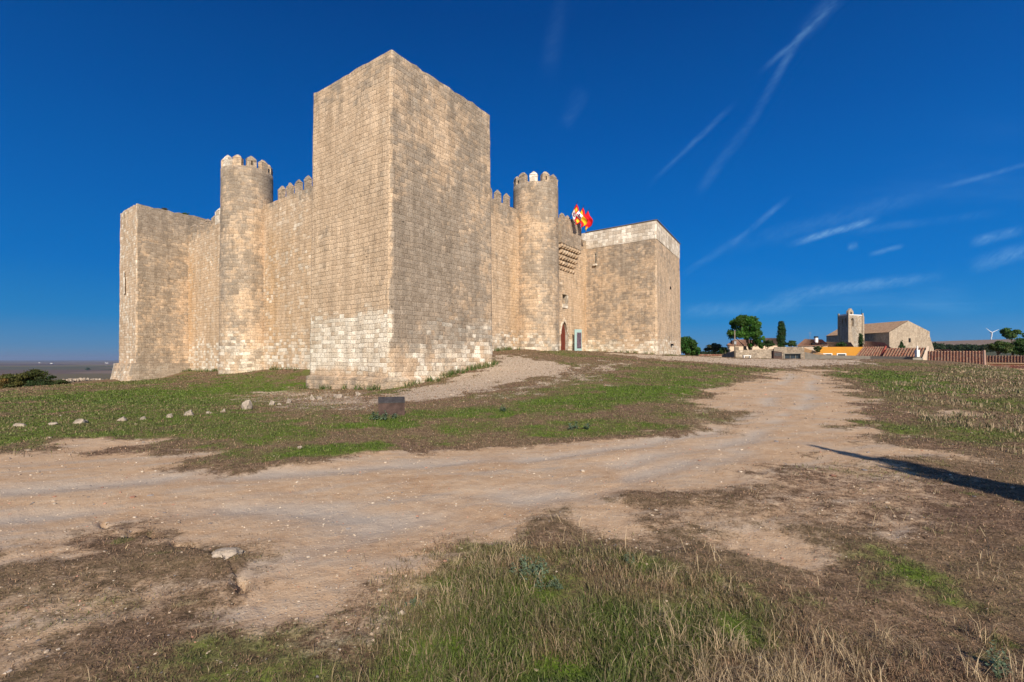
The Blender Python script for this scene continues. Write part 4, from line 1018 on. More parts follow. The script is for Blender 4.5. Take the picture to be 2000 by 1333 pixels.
for (xa, xb, za, zc) in ((0, x0, zb_, zt_), (x1, W_, zb_, zt_), (x0, x1, w1, zt_), (x0, x1, zb_, w0)):
    mb.box(fpt(xa, za)-fnn*.5, fu_*(xb-xa), fnn*.5, (0, 0, zc-za))
mb.box(fpt(0, zb_)-fnn*5, fu_*W_, fnn*4.2, (0, 0, zt_-zb_-.1)); mb.build('wall', M['rubble'], kb)
mb = MB(); mb.box(fpt(x0, w0)-fnn*.42, fu_*(x1-x0), fnn*.05, (0, 0, w1-w0)); wnd = mb.build('window', M['glass'], kb)
mb = MB()
for q in (0, .34, .68, .985): mb.box(fpt(x0+(x1-x0)*q, w0)-fnn*.36, fu_*.05, fnn*.05, (0, 0, w1-w0))
mb.box(fpt(x0-.15, w1)-fnn*.02, fu_*(x1-x0+.3), fnn*.06, (0, 0, .12)); mb.box(fpt(x0-.15, w0-.1)-fnn*.02, fu_*.15, fnn*.06, (0, 0, w1-w0+.1)); mb.build('frame', M['concrete'], wnd)
pw = empty('parapet_wall', P(1600, 702, 70), 'low grey rendered wall sloping down toward the tiled roofs', 'wall')
for (pa, ya, da, pb, yb, db) in ((1571.5, 688, 71, 1597, 693.5, 70), (1597.1, 693.5, 70, 1700, 696, 66), (1700.1, 696, 66, 1770, 697, 62), (1770.1, 697, 62, 1797, 700, 58)):
    wall_box('wall_body', P(pa, 0, da), P(pb, 0, db), -2, P(0, ya, da).z, P(0, yb, db).z, .3, M['concrete'], pw)
st_ = empty('bin_shelter', P(1787, 703, 54), 'small dark low shelter by the end of the grey wall', 'shelter')
mb = MB(); q = P(1783, 703, 55); mb.box(Vector((q.x, q.y, q.z-.3)), (.9, 0, 0), (0, .6, 0), (0, 0, .55)); mb.build('body', M['concrete'], st_)
mb = MB(); mb.box(Vector((q.x-.1, q.y-.1, q.z+.255)), (1.1, .1, 0), (0, .8, 0), (0, 0, .06)); mb.build('lid', M['black'], st_)
tw = empty('tiled_wall', P(1366, 697, 88), 'low boundary wall with a tiled coping left of the stone wall', 'wall')
wall_box('wall_body', P(1364, 0, 86), P(1411, 0, 86), 0, P(0, 695, 86).z, P(0, 695, 86).z, .3, M['tan_render'], tw)
e0 = P(1364, 695.5, 85.9); e1 = P(1411, 695.5, 85.9); tile_roof('coping', e0, e1, e0+Vector((0, .3, .25)), e1+Vector((0, .3, .25)), M['tiles'], tw, row=.2)
# bench
p = P(1458.5, 702, 71); bz = gz(p.x, p.y); be = empty('bench', (p.x, p.y, bz), 'low pale stone bench in front of the rubble wall', 'bench')
mb = MB(); mb.box((p.x-.55, p.y-.2, bz+.34), (1.1, 0, 0), (0, .4, 0), (0, 0, .1)); mb.build('seat', M['white'], be)
for x in (-.5, .38): mb = MB(); mb.box((p.x+x, p.y-.17, bz-.05), (.12, 0, 0), (0, .34, 0), (0, 0, .388)); mb.build('leg', M['white'], be)
# utility pole
p = P(1435, 702, 73); bz = gz(p.x, p.y); up_ = empty('utility_pole', (p.x, p.y, bz), 'weathered wooden pole with small box by the stone wall', 'pole')
mb = MB(); mb.tube([(p.x, p.y, bz-.2), (p.x, p.y, P(0, 645, 73).z)], [.11, .085], 8); mb.build('pole', M['wood'], up_, smooth=True)
mb = MB(); mb.box((p.x-.16, p.y-.18, P(0, 673, 73).z), (.32, 0, 0), (0, .08, 0), (0, 0, .45)); mb.build('meter_box', M['metal'], up_)
# cream house behind the big tree
ho = house('cream house with low red tiled roof behind the big round tree', P(1418, 675, 96), P(1492, 675, 96), P(1434, 664, 100), P(1482, 664, 100), -4, M['cream'], M['pink_tiles'])
mb = MB(); q = P(1430, 672, 96.5); mb.box((q.x, q.y, q.z-.8), (.8, 0, 0), (0, .7, 0), (0, 0, 1.5)); mb.build('chimney', M['rust'], ho)
mb = MB(); q = P(1438, 684, 95.9); mb.box((q.x, q.y+.3, q.z), (.65, 0, 0), (0, .3, 0), (0, 0, .6)); mb.build('window', M['wood'], ho)
def house_window(par, px, py, d, w=.6, h=.7):
    q = P(px, py, d); mb = MB(); mb.box((q.x, q.y, q.z), (w, 0, 0), (0, .3, 0), (0, 0, h)); mb.build('window', M['dark'], par)
house_window(ho, 1452, 684, 96.2)
house('brown tiled roof house between the round tree and the cypress', P(1488, 673, 104), P(1528, 673, 104), P(1492, 661, 110), P(1522, 661, 110), -4, M['cream'], M['old_tiles'])
# grey gabled house with antenna
ho = house('grey gabled house with white chimney and roof antenna', P(1556, 676, 92), P(1618, 674, 96), P(1572, 663, 100), P(1606, 664, 104), -4, M['tan_render'], M['pink_tiles'])
mb = MB(); q = P(1593, 668, 98); mb.box((q.x, q.y, q.z-.8), (.5, 0, 0), (0, .5, 0), (0, 0, 1.6)); ch = mb.build('chimney', M['white'], ho)
mb = MB(); mb.box((q.x-.03, q.y-.03, q.z+.803), (.56, 0, 0), (0, .56, 0), (0, 0, .3)); mb.build('chimney_cap', M['black'], ch)
mb = MB(); q = P(1582, 664, 99); mb.tube([(q.x, q.y, q.z-.3), (q.x, q.y, q.z+1.6)], .025, 5)
for zz, l in ((1.5, .45), (1.2, .6), (.9, .3)): mb.tube([(q.x-l/2, q.y, q.z+zz), (q.x+l/2, q.y, q.z+zz)], .02, 4)
mb.build('antenna', M['metal'], ho)
house_window(ho, 1586, 677.5, 94.4); house_window(ho, 1604, 677, 95.4)
house('low brown roofed house right of the antenna house', P(1606, 678, 104), P(1668, 678, 106), P(1612, 668.5, 110), P(1662, 669.5, 112), -4, M['tan_render'], M['old_tiles'])
# orange house
oh = empty('orange_house', P(1600, 700, 82), 'bright orange rendered house with flat top and white framed windows', 'house')
wall_box('wall', P(1593, 0, 84), P(1684, 0, 80), -4, P(0, 678, 84).z, P(0, 678, 80).z, 4, M['orange'], oh)
wall_box('stair_wall', P(1567, 0, 80), P(1618, 0, 76.5), -4, P(0, 678.5, 80).z, P(0, 695.5, 76.5).z, .25, M['peach'], oh)
for px in (1616, 1643):
    dd = 83-(px-1593)/91*4-.12; q = P(px, 697, dd); mb = MB(); mb.box((q.x-.75, q.y-.06, q.z-.3), (1.5, -.07, 0), (0, .08, 0), (0, 0, .85)); f_ = mb.build('window', M['white'], oh)
    mb = MB(); mb.box((q.x-.6, q.y-.09, q.z-.3), (1.2, -.055, 0), (0, .03, 0), (0, 0, .72)); mb.build('pane', M['glass'], f_)
# tiled roofs by the crest
h2 = house('steep red tiled roof house just right of the orange wall', P(1672, 695, 72), P(1719, 696.5, 71), P(1686, 678.5, 76), P(1728, 678, 75), -5, M['red_render'], M['tiles'])
mb = MB(); e0, e1 = P(1721, 696.5, 70.9), P(1730, 677.5, 74.9); mb.tube([e0, e1], .14, 6); mb.build('verge', M['red_render'], h2)
h3 = house('long red tiled roof house with white chimney and gable', P(1723, 697, 69), P(1798, 699.5, 66), P(1732, 681, 73), P(1808, 680, 70), -5, M['white'], M['tiles'])
mb = MB(); q = P(1791, 697, 65.8); mb.box((q.x, q.y, q.z-.6), (.38, 0, 0), (0, .38, 0), (0, 0, 1.5)); mb.tube([(q.x+.19, q.y+.19, q.z+.8), (q.x+.19, q.y+.19, q.z+1.45)], .09, 8); mb.build('chimney', M['white'], h3)
mb = MB(); e0, e1 = P(1801, 702, 65.6), P(1811, 680, 70); mb.hexa([e0+Vector((0, 0, -2)), e0+Vector((.5, 0, -2)), e1+Vector((.25, 0, -2)), e1+Vector((0, 0, -2))], [e0+Vector((0, 0, .1)), e0+Vector((.5, 0, .1)), e1+Vector((.25, 0, .25)), e1+Vector((0, 0, .25))]); mb.build('gable_wall', M['cream'], h3)
h4 = house('widest red tiled roof with clear vertical tile rows at the crest', P(1811, 716, 56), P(1923, 720, 55), P(1812, 686.5, 62), P(1922, 686.5, 61), -5, M['tan_render'], M['tiles'])
mb = MB(); mb.tube([P(1923.5, 720, 55), P(1922.5, 686, 61)], .13, 6); mb.build('verge', M['pink_tiles'], h4)
h5 = house('red tiled roof with peach wall at the right edge', P(1925, 709, 61), P(2060, 710, 59), P(1925, 695.5, 65), P(2060, 695.5, 63), -6, M['peach'], M['tiles'])
e0, e1 = P(1930, 719, 57), P(2050, 722, 55.5); lr = empty('lean_to', e0, 'lower tiled lean-to roof below the peach wall', 'lean-to'); tile_roof('roof', e0, e1, e0+Vector((0, 1.2, .35)), e1+Vector((0, 1.2, .35)), M['tiles'], lr)
wall_box('wall', e0+Vector((0, .3, 0)), e1+Vector((0, .3, 0)), -6, e0.z-.1, e1.z-.1, .2, M['peach'], lr)
# houses before the church
house('faded pink tiled roof house at the foot of the church', P(1684, 681, 118), P(1742, 681, 118), P(1690, 667, 128), P(1728, 670, 128), -6, M['tan_render'], M['pink_tiles'])
house('low house with tiled roof right of the church', P(1822, 687, 115), P(1862, 688, 115), P(1828, 683, 119), P(1855, 683, 119), -6, M['cream'], M['pink_tiles'])
# --- church
D0 = 200
ch = empty('church', P(1774, 690, D0), 'stone church with square bell tower and long brown tiled nave', 'church')
def CH(px, py, d): return P(px, py, d)
ax_ = Vector((-.17, .985, 0)).normalized()      # nave axis, away from the camera
gA = CH(1737, 649, D0); gB = CH(1816, 648, D0+6); gT = CH(1774, 627, D0+3); zb_ = -10
mb = MB(); L = 32
def zz_(p, z): return Vector((p.x, p.y, z))
mb.poly([zz_(gA, zb_), zz_(gB, zb_), gB, gT, gA])
mb.poly([zz_(gA+ax_*L, zb_), zz_(gA, zb_), gA, gA+ax_*L]); mb.poly([zz_(gB, zb_), zz_(gB+ax_*L, zb_), gB+ax_*L, gB])
mb.poly([zz_(gB+ax_*L, zb_), zz_(gA+ax_*L, zb_), gA+ax_*L, gT+ax_*L, gB+ax_*L])
nave = mb.build('nave', M['church'], ch)
o1 = (gA-gT).normalized()*.5; o2 = (gB-gT).normalized()*.5
tile_roof('roof', gA+o1+ax_*.3+Vector((0, 0, .1)), gA+o1+ax_*L+Vector((0, 0, .1)), gT+ax_*.3+Vector((0, 0, .1)), gT+ax_*L+Vector((0, 0, .1)), M['old_tiles'], nave, pitch=.6, row=1)
tile_roof('roof', gB+o2+ax_*.3+Vector((0, 0, .1)), gB+o2+ax_*L+Vector((0, 0, .1)), gT+ax_*.3+Vector((0, 0, .1)), gT+ax_*L+Vector((0, 0, .1)), M['old_tiles'], nave, pitch=.6, row=1)
mb = MB(); gd = (gB-gA); gd.z = 0; gd.normalize(); gn = Vector((gd.y, -gd.x, 0)); q = CH(1774, 669, D0+3)
mb.box(Vector((q.x, q.y, q.z))+gn*.25, gd*1.0, -gn*.3, (0, 0, 1.7)); mb.build('window', M['dark'], nave)
mb = MB(); q = gB+gd*.1; mb.hexa([zz_(q, zb_)-gn*1.5, zz_(q, zb_), zz_(q, zb_)+gd*2.6, zz_(q, zb_)+gd*2.6-gn*1.5][::-1], [Vector((q.x, q.y, 11.2))-gn*1.5, Vector((q.x, q.y, 11.2)), Vector((q.x, q.y, 6))+gd*2.2, Vector((q.x, q.y, 6))+gd*2.2-gn*1.5][::-1]); mb.build('buttress', M['church'], nave)
# bell tower
tc = CH(1657, 0, D0+2); tR = CH(1684.5, 0, D0+5.5); tL = CH(1638, 0, D0+8); tB = tR+(tL-tc); zt = CH(0, 616, D0+3).z
tc.z = tR.z = tL.z = tB.z = 0
mb = MB(); q = [zz_(v, zb_) for v in (tc, tR, tB, tL)]; mb.hexa(q, [zz_(v, zt) for v in q]); tower = mb.build('bell_tower', M['church'], ch)
dR = (tR-tc).normalized(); dR.z = 0; nR = Vector((dR.y, -dR.x, 0)); dL = (tL-tc); dL.z = 0; dL.normalize(); nL = Vector((-dL.y, dL.x, 0)); nL = nL if nL.x < 0 else -nL
mb = MB(); org = zz_(tc+dR*2.6, CH(0, 638, D0+3).z); ap = [(-.95, 0), (.95, 0)]+[(.95*math.cos(R(t)), 2.5+.95*math.sin(R(t))) for t in range(0, 181, 20)]
prism(mb, org, dR, nR, ap, .3, -1.0)
for k in (1.7, 3.6): org = zz_(tc+dL*k, CH(0, 638, D0+3).z); prism(mb, org, dL, nL, [(x*.6, z) for x, z in ap], .3, -1.0)
apply_cut(tower, mb, M['dark'])
mb = MB()
for v in (tc, tR, tL): mb.box(zz_(v, zb_)-dR*.35-dL*.35, dR*.7, dL*.7, (0, 0, zt-zb_+1.0))
mb.box(zz_(tR, zb_)-dL*.2+dR*.1, dR*.9, dL*1.2, (0, 0, zt-zb_-.3)); mb.build('corner_pier', M['church'], tower)
mb = MB(); mb.box(zz_(tc, zt-.05)-dR*.1+nR*.12, (tR-tc)*1.0, -nR*.5, (0, 0, .35)); mb.box(zz_(tc, zt-.05)+nL*.12, (tL-tc), -nL*.5, (0, 0, .6)); mb.build('parapet', M['white'], tower)
bg0 = zz_(tc+dR*.3+dL*.8, zt); mb = MB(); wv = dR*3.6
prism(mb, bg0+dR*1.6, dR, nR, [(-1.6, 0), (1.6, 0), (1.6, 1.6), (0, 2.9), (-1.6, 1.6)], -.5, .4); bg = mb.build('bell_gable', M['church'], tower)
mb = MB(); prism(mb, bg0+dR*1.6+Vector((0, 0, .25)), dR, nR, [(-.45, 0), (.45, 0), (.45, .8), (0, 1.3), (-.45, .8)], .41, .44); mb.build('bell_opening', M['dark'], bg)
mb = MB(); q = zz_(tR-dR*.5, zt); mb.tube([q, q+Vector((0, 0, 2.6))], .06, 5); mb.build('lightning_rod', M['black'], tower)
# --- distant things
def turbine(px, yhub, ybase, blade, d, rot, label):
    base = P(px, ybase, d); hub = P(px, yhub, d); s = d/F; r = empty('wind_turbine', base, label, 'wind turbine', 'wind turbines on the ridge')
    mb = MB(); mb.tube([base-Vector((0, 0, 8)), hub], [1.0*s, .75*s], 10); mb.build('tower', M['turbine'], r, smooth=True)
    mb = MB(); mb.box(hub+Vector((-.9*s, -1.5*s, -.8*s)), (1.8*s, 0, 0), (0, 4*s, 0), (0, 0, 1.6*s)); nc = mb.build('nacelle', M['turbine'], r)
    for k in range(3):
        a_ = rot+k*2*math.pi/3; dv_ = Vector((math.cos(a_), 0, math.sin(a_))); pv = Vector((-math.sin(a_), 0, math.cos(a_)))
        mb = MB(); h0 = hub+Vector((0, -2*s, 0)); b4 = [h0-pv*.5*s, h0+pv*.5*s, h0+dv_*blade*.25*s+pv*.75*s, h0+dv_*blade*s+pv*.12*s, h0+dv_*blade*s-pv*.12*s, h0+dv_*blade*.25*s-pv*.35*s]
        f0 = [p+Vector((0, .15*s, 0)) for p in b4]; f1 = [p-Vector((0, .15*s, 0)) for p in b4]; mb.poly(f0); mb.poly(f1[::-1])
        for i in range(6): mb.poly([f0[i], f1[i], f1[(i+1) % 6], f0[(i+1) % 6]])
        mb.build('blade', M['turbine'], r)
turbine(1936, 650, 674, 15, 2900, R(25), 'large white wind turbine on the ridge at the right')
turbine(1852.5, 669, 674, 4, 3400, R(90), 'tiny far white wind turbine right of the church')
# tree belt beyond the village at right: a far-off wood
g = np.random.default_rng(3); cl = []
for k in range(90):
    px = 1822+k*1.35+g.normal()*1.5; dd = 330+g.normal()*15; cl.append((P(px, 681+g.normal()*1.6+(px < 1840)*-2, dd), (2.2, 2.2, 1.6+g.random())))
V, Q, C = leaf_cloud(cl, 16000, .9, (.03, .05, .018), 5); o = np_mesh('wood', V, Q, M['leaf'], C); tag(o, 'dark belt of far trees beyond the village at the right', 'wood', kind='stuff')
cl = [(P(1360+k*5, 691+g.normal(), 300), (3, 3, 1.6)) for k in range(14)]
V, Q, C = leaf_cloud(cl, 2600, .8, (.03, .05, .018), 6); o = np_mesh('wood', V, Q, M['leaf'], C); tag(o, 'thin belt of far trees behind the shrubs left of the cream house', 'wood', kind='stuff')
for px, py, d, w, lab in ((98, 704.5, 7500, 34, 'far white farm shed under the horizon, left one'), (205, 704.5, 8200, 50, 'far white farm shed under the horizon nearest the castle'), (75, 704.5, 9000, 28, 'smallest far white building on the left horizon')):
    q = P(px, py, d); q.z = gz(q.x, q.y); r = empty('farm_shed', q, lab, 'farm building', 'far farm buildings on the plain')
    mb = MB(); mb.box(q, (w, 0, 0), (0, 30, 0), (0, 0, 9)); mb.build('wall', M['white'], r)
    mb = MB(); mb.hexa([q+Vector((-2, -2, 9.1)), q+Vector((w+2, -2, 9.1)), q+Vector((w+2, 32, 9.1)), q+Vector((-2, 32, 9.1))], [q+Vector((-2, 13, 13)), q+Vector((w+2, 13, 13)), q+Vector((w+2, 15, 13)), q+Vector((-2, 15, 13))]); mb.build('roof', M['concrete'], r)
q = P(172, 713, 3000); q.z = gz(q.x, q.y); tree('field_tree', q, 6, crown_clumps(q+Vector((0, 0, 9)), 15, 12, 8, 8, 91), 900, 3.0, DARKG, 'single dark tree clump out on the plain', 91, limbs=0, tr=1)

# ------------------------------------------------------------------ grass, weeds and pebbles
def blades(name, n, rmin, rmax, filt, hfun, colfun, label, cat, seed, wmin=.0036, wk=.0011, bend=.5, az=52, clump=0.0, segs=2):
    g = np.random.default_rng(seed)
    r = rmin*(rmax/rmin)**g.random(n); th = np.radians(g.uniform(-az, az, n)); x = r*np.sin(th); y = r*np.cos(th)
    if clump:
        m = max(1, n//18); k = g.integers(0, m, n); x = x[k]+g.normal(0, 1, n)*clump*(.5+.06*r[k]); y = y[k]+g.normal(0, 1, n)*clump*(.5+.06*r[k]); r = np.hypot(x, y)
    keep_ = filt(x, y, r, g); x, y, r = x[keep_], y[keep_], r[keep_]; n = len(x)
    dm, gm, nm_ = masks(x, y); z = ground_h(x, y, dm)-.01
    h = hfun(x, y, r, g, nm_); w = np.maximum(wmin, r*wk)*g.uniform(.7, 1.3, n)
    a = g.uniform(0, 2*np.pi, n); dx, dy = np.cos(a), np.sin(a); b = g.uniform(.1, 1, n)*bend*h; la = g.uniform(0, 2*np.pi, n); lx_, ly_ = np.cos(la), np.sin(la)
    base = np.stack([x, y, z], 1); side = np.stack([dx, dy, 0*dx], 1)*w[:, None]/2; ln = np.stack([lx_, ly_, 0*lx_], 1)
    mid = base+ln*(b*.3)[:, None]; mid[:, 2] += h*.6; tp = base+ln*b[:, None]; tp[:, 2] += h*np.sqrt(np.maximum(.16, 1-(b/np.maximum(h, 1e-4))**2*.6))
    V = np.stack([base-side, base+side, mid+side*.8, mid-side*.8, tp+side*.15, tp-side*.15], 1).reshape(-1, 3)
    i0 = np.arange(n)[:, None]*6; Q = np.concatenate([i0+np.array([[0, 1, 2, 3]]), i0+np.array([[3, 2, 4, 5]])])
    C = colfun(x, y, r, g, nm_); C = np.repeat(np.clip(C, 0.002, 1), 6, 0)
    o = np_mesh(name, V, Q, M['blade'], C); tag(o, label, cat, kind='stuff'); return o
STRAW = np.array([.42, .32, .20]); DGRN = np.array([.07, .105, .025]); BRN = np.array([.26, .165, .105]); PALE = np.array([.55, .45, .31])
def inside(polys, x, y): 
    m = np.zeros(x.shape, bool)
    for p in polys: m |= sdist(x, y, p) > 0
    return m
CASTLE_FOOT = np.array([(K.x, K.y), (KR.x, KR.y), (rw(960).x, rw(960).y), (rw(1145).x, rw(1145).y), (RC.x, RC.y), (RE.x, RE.y), (-10, 90), (LB.x, LB.y), (LE.x, LE.y), (LC.x, LC.y), (lw(368).x, lw(368).y), (lw(604).x, lw(604).y), (KL.x, KL.y)])
def f_base(x, y, r, g):
    d, gr, n = masks(x, y); return (g.random(len(x)) < (1-d)**1.6*(1-.85*gr)) & (sdist(x, y, CASTLE_FOOT) < -.5) & (r > .9)
def c_mix(x, y, r, g, n):
    k = np.clip(n*1.1-.08+g.normal(0, .22, len(x))+(fbm(x, y, 2.7, 3)-.5)*1.2, 0, 1)[:, None]; t = g.random((len(x), 1))
    dry = np.where(t < .45, BRN, np.where(t < .85, BRN*1.4, STRAW*.68))*g.uniform(.3, 1.35, (len(x), 1))
    grn = (DGRN*(1-t*.5)+np.array([.16, .19, .045])*t*.7)*g.uniform(.35, 1.6, (len(x), 1)); return dry*(1-k)+grn*k
blades('grass', 480000, 1.5, 60, f_base, lambda x, y, r, g, n: (.016+.018*n+.0014*np.minimum(r, 30))*g.uniform(.5, 1.6, len(x)), c_mix, 'short dry and green turf covering the mound and foreground', 'grass', 1, bend=1.7, wmin=.0032)
blades('tall_grass', 150000, 1.5, 6.5, lambda x, y, r, g: inside(TALL, x+g.normal(0, .15, len(x)), y+g.normal(0, .15, len(x))) & (fbm(x, y, 2.2, 3) > .33),
       lambda x, y, r, g, n: (.02+.035*n+.05*fbm(x, y, 3.5, 3)**1.5)*g.uniform(.45, 1.7, len(x)),
       lambda x, y, r, g, n: np.where(g.random((len(x), 1)) < .22, STRAW*g.uniform(.5, 1.1, (len(x), 1)), c_mix(x, y, r, g, np.clip(n*.85, 0, 1))), 'longer green and straw grass in the near foreground', 'grass', 2, bend=1.1, clump=.05)
blades('straw_stalks', 30000, 1.5, 9, lambda x, y, r, g: (inside(TALL, x, y) | (g.random(len(x)) < .10)) & (masks(x, y)[0] < .4) & (fbm(x+7, y, 1.3, 3) > .56-.06*sstep(-.2, .8, x)),
       lambda x, y, r, g, n: (.075+.045*sstep(-.2, .8, x))*g.uniform(.4, 1.8, len(x)), lambda x, y, r, g, n: np.array([.58, .44, .27])*g.uniform(.5, 1.2, (len(x), 1)), 'pale dry straw stalks standing in the foreground grass', 'dry grass', 3, wmin=.0026, wk=.0008, bend=1.3, clump=.035)
blades('weeds', 120000, 6, 60, lambda x, y, r, g: inside(WEEDS, x, y) & (fbm(x, y, .8, 3) > .46), lambda x, y, r, g, n: (.07+.03*g.random(len(x)))*g.uniform(.4, 1.7, len(x))*(1+.008*r),
       lambda x, y, r, g, n: np.where(g.random((len(x), 1)) < .62, STRAW*.95, np.array([[.12, .13, .055]]))*g.uniform(.6, 1.25, (len(x), 1)), 'dry pale weeds on the right slope and along the left track edge', 'weeds', 4, bend=.6, clump=.10)
def foot_weeds():
    g = np.random.default_rng(21); segs = [(K, KR, N2, 1.0), (KL, K, N1, .35), (rw(960), rw(1000), N2, .8), (lw(600), lw(536), N1, .3), (lw(430), lw(368), N1, .5), (LI-D2*4.6, LC, N2, .25), (rw(1145), RC, fn, .25), (KR, KB, -D1, .8)]
    pts = []
    for a_, b2, n_, dens in segs:
        L = (b2-a_).length
        for c in range(int(L*5*dens)):
            t = g.random(); q = a_.lerp(b2, t)+n_*(.25+abs(g.normal())*.28)
            for k in range(26): pts.append((q.x+g.normal()*.12, q.y+g.normal()*.12))
    P_ = np.array(pts); x, y = P_[:, 0], P_[:, 1]; n = len(x); z = ground_h(x, y)
    h = g.uniform(.08, .38, n); w = g.uniform(.02, .05, n); a = g.uniform(0, 6.28, n); la = g.uniform(0, 6.28, n); b = h*g.uniform(.1, .8, n)
    base = np.stack([x, y, z-.02], 1); side = np.stack([np.cos(a), np.sin(a), 0*a], 1)*w[:, None]/2
    tp = base+np.stack([np.cos(la)*b, np.sin(la)*b, h], 1); V = np.stack([base-side, base+side, tp+side*.3, tp-side*.3], 1).reshape(-1, 3)
    C = np.where(g.random((n, 1)) < .7, np.array([[.06, .11, .02]]), np.array([[.3, .24, .13]]))*g.uniform(.5, 1.5, (n, 1))
    o = np_mesh('foot_weeds', V, np.arange(n*4).reshape(-1, 4), M['blade'], np.repeat(C, 4, 0)); tag(o, 'green weeds growing along the foot of the castle walls', 'weeds', kind='stuff')
foot_weeds()
for k, (t, lab) in enumerate(((2.6, 'dry plant tuft growing on the top edge of the left corner tower'), (4.6, 'green plant on the left corner tower top, nearer the curtain wall'))):
    q = LC+D2*t-N2*.5; q = Vector((q.x, q.y, ZE+15.8)); V, Q, C = leaf_cloud([(q+Vector((0, 0, .12)), (.42, .25, .18))], 260, .13, (.10, .10, .04) if k == 0 else (.04, .08, .02), 300+k)
    o = np_mesh('wall_plant', V, Q, M['leaf'], C); tag(o, lab, 'plant', 'plants on the castle walls')
# pebbles strewn over the track
def pebbles():
    g = np.random.default_rng(8); n = 42000; r = 1.6*(40/1.6)**g.random(n); th = np.radians(g.uniform(-52, 52, n)); x = r*np.sin(th); y = r*np.cos(th)
    d, gr, nn = masks(x, y); k = (g.random(n) < np.clip(d*.8+gr*.9+.03, 0, 1)) & (sdist(x, y, CASTLE_FOOT) < -.5); x, y, r = x[k], y[k], r[k]; n = len(x)
    z = ground_h(x, y); s = (.0024+.00045*r)*np.exp(g.normal(0, .55, n)); s = np.clip(s, .003, .06)
    bm = bmesh.new(); bmesh.ops.create_icosphere(bm, subdivisions=1, radius=1); bv = np.array([tuple(v.co) for v in bm.verts]); bf = np.array([[v.index for v in f.verts] for f in bm.faces]); bm.free()
    V = bv[None]*(1+g.normal(0, .16, (n, len(bv), 1))); sc = np.stack([g.uniform(.8, 1.4, n), g.uniform(.6, 1.1, n), g.uniform(.35, .7, n)], 1)*s[:, None]
    V = V*sc[:, None, :]; a = g.uniform(0, 6.28, n); ca, sa = np.cos(a)[:, None], np.sin(a)[:, None]
    V = np.stack([V[..., 0]*ca-V[..., 1]*sa+x[:, None], V[..., 0]*sa+V[..., 1]*ca+y[:, None], V[..., 2]+z[:, None]+s[:, None]*.15], -1)
    Fq = (bf[None]+np.arange(n)[:, None, None]*len(bv)).reshape(-1, 3)
    t = g.random((n, 1)); col = np.where(t < .5, np.array([[.42, .33, .24]]), np.where(t < .78, np.array([[.52, .43, .33]]), np.where(t < .9, np.array([[.20, .18, .17]]), np.array([[.42, .22, .15]]))))*g.uniform(.7, 1.2, (n, 1))
    m, T, b = new_mat('pebble'); T.t.links.new(T.n('ShaderNodeAttribute', attribute_name='tone').outputs['Color'], b.inputs['Base Color'])
    o = np_mesh('pebbles', V.reshape(-1, 3), Fq, m, np.repeat(col, len(bv), 0)); tag(o, 'small pebbles and grit scattered over the dirt track', 'pebbles', kind='stuff')
pebbles()
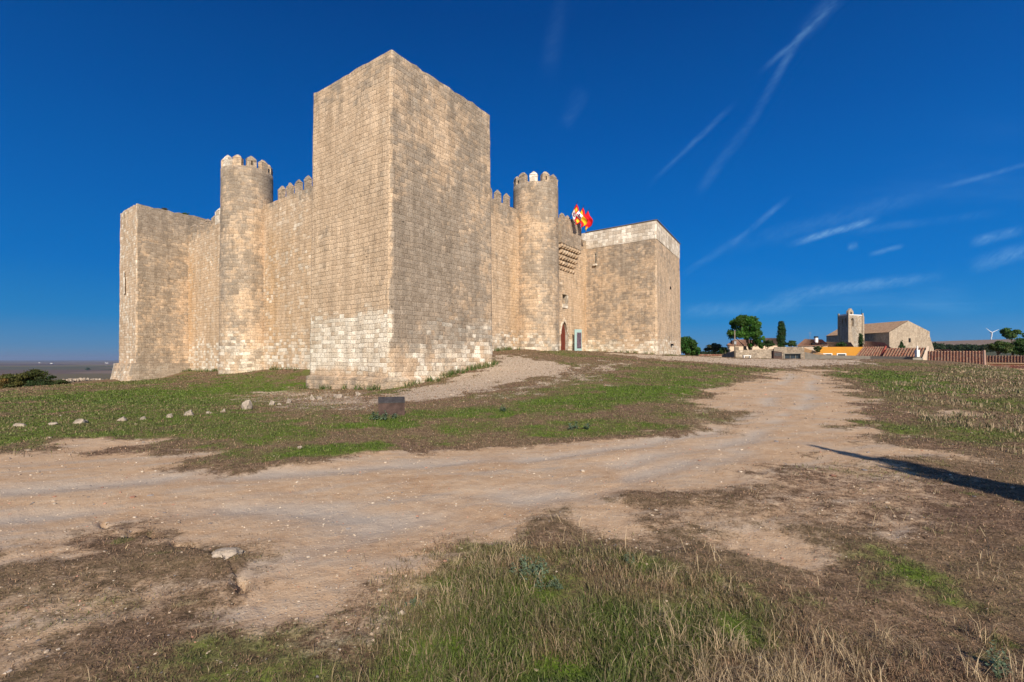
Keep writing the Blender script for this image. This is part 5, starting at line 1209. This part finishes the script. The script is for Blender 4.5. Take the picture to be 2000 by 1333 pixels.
# grey-green leafy plants in the foreground
def mullein(px, py, size, nst, label, seed, hh=1.0):
    g = ray_ground(px, py); rd = random.Random(seed); base = Vector((g.x, g.y, gz(g.x, g.y))); r = empty('leafy_weed', base, label, 'plant', 'grey green leafy weeds')
    V = []; Fc = []; C = []
    for s_ in range(nst):
        mb = MB()
        a = rd.uniform(0, 6.28); q = rd.random()**.6*size; b0 = base+Vector((math.cos(a)*q, math.sin(a)*q*.8, 0)); H = size*rd.uniform(.5, 1.15)*hh
        mb.tube([b0-Vector((0, 0, .01)), b0+Vector((rd.uniform(-.02, .02), rd.uniform(-.02, .02), H))], [.003, .002], 5); mb.build('stem', M['leaf'], r, cols=np.tile((.14, .16, .08), (len(mb.v), 1)))
        for k in range(13):
            t = (k+rd.random())/13; o = b0+Vector((0, 0, H*t*.95)); aa = rd.uniform(0, 6.28); L = size*rd.uniform(.22, .36)*(1.25-.75*t); el = R(rd.uniform(5, 55)); wv_ = L*.3
            dv_ = Vector((math.cos(aa)*math.cos(el), math.sin(aa)*math.cos(el), math.sin(el))); sv = Vector((-math.sin(aa), math.cos(aa), 0)); i0 = len(V); br = rd.uniform(.75, 1.3)
            for (f_, ww, dz) in ((0, .15, 0), (.35, .9, .04), (.7, 1.0, .0), (1, .1, -.14)):
                c = o+dv_*L*f_+Vector((0, 0, dz*L*2)); V += [c-sv*wv_*ww, c+Vector((0, 0, -.06*L)), c+sv*wv_*ww]; C += [[.17*br, .235*br, .145*br]]*3
            for j in range(3):
                for e in range(2): w_ = i0+j*3+e; Fc.append((w_, w_+1, w_+4, w_+3))
    mesh_obj('leaves', V, Fc, M['leaf'], r, cols=np.array(C), smooth=True)
mullein(1035, 1125, .13, 16, 'large grey green leafy weed in the middle of the foreground grass', 1)
mullein(1070, 1150, .09, 8, 'smaller grey green weed just right below the large one', 2)
mullein(808, 1185, .06, 5, 'little grey green weed at the left edge of the long grass', 3)
mullein(1222, 1105, .08, 5, 'thin grey green weed in the right part of the green grass', 4)
mullein(1950, 1320, .10, 6, 'grey green weed in the lower right corner', 5, 1.2)
mullein(750, 822, .35, 9, 'green weed growing at the foot of the rusty lectern', 6, .6)
mullein(1130, 838, .3, 6, 'pale weed in the grass strip above the middle of the track', 7, .6)
mullein(980, 806, .25, 6, 'dry weed tuft in the green strip right of the lectern', 8, .8)

# ------------------------------------------------------------------ air
def haze():
    m = bpy.data.materials.new('haze_air'); m.use_nodes = True; m.node_tree.nodes.clear(); T = NT(m.node_tree)
    v = T.n('ShaderNodeVolumePrincipled', inp={'Color': (.62, .78, 1, 1), 'Density': HAZE, 'Anisotropy': .3})
    o = T.n('ShaderNodeOutputMaterial'); T.t.links.new(v.outputs[0], o.inputs['Volume'])
    mb = MB(); mb.box((-62000, -62000, -120), (124000, 0, 0), (0, 124000, 0), (0, 0, 345)); ob = mb.build('haze', m)
    tag(ob, kind='stuff'); ob['label'] = 'thin bluish haze over the far plain'; ob['category'] = 'haze'
HAZE = 0.000042
haze()
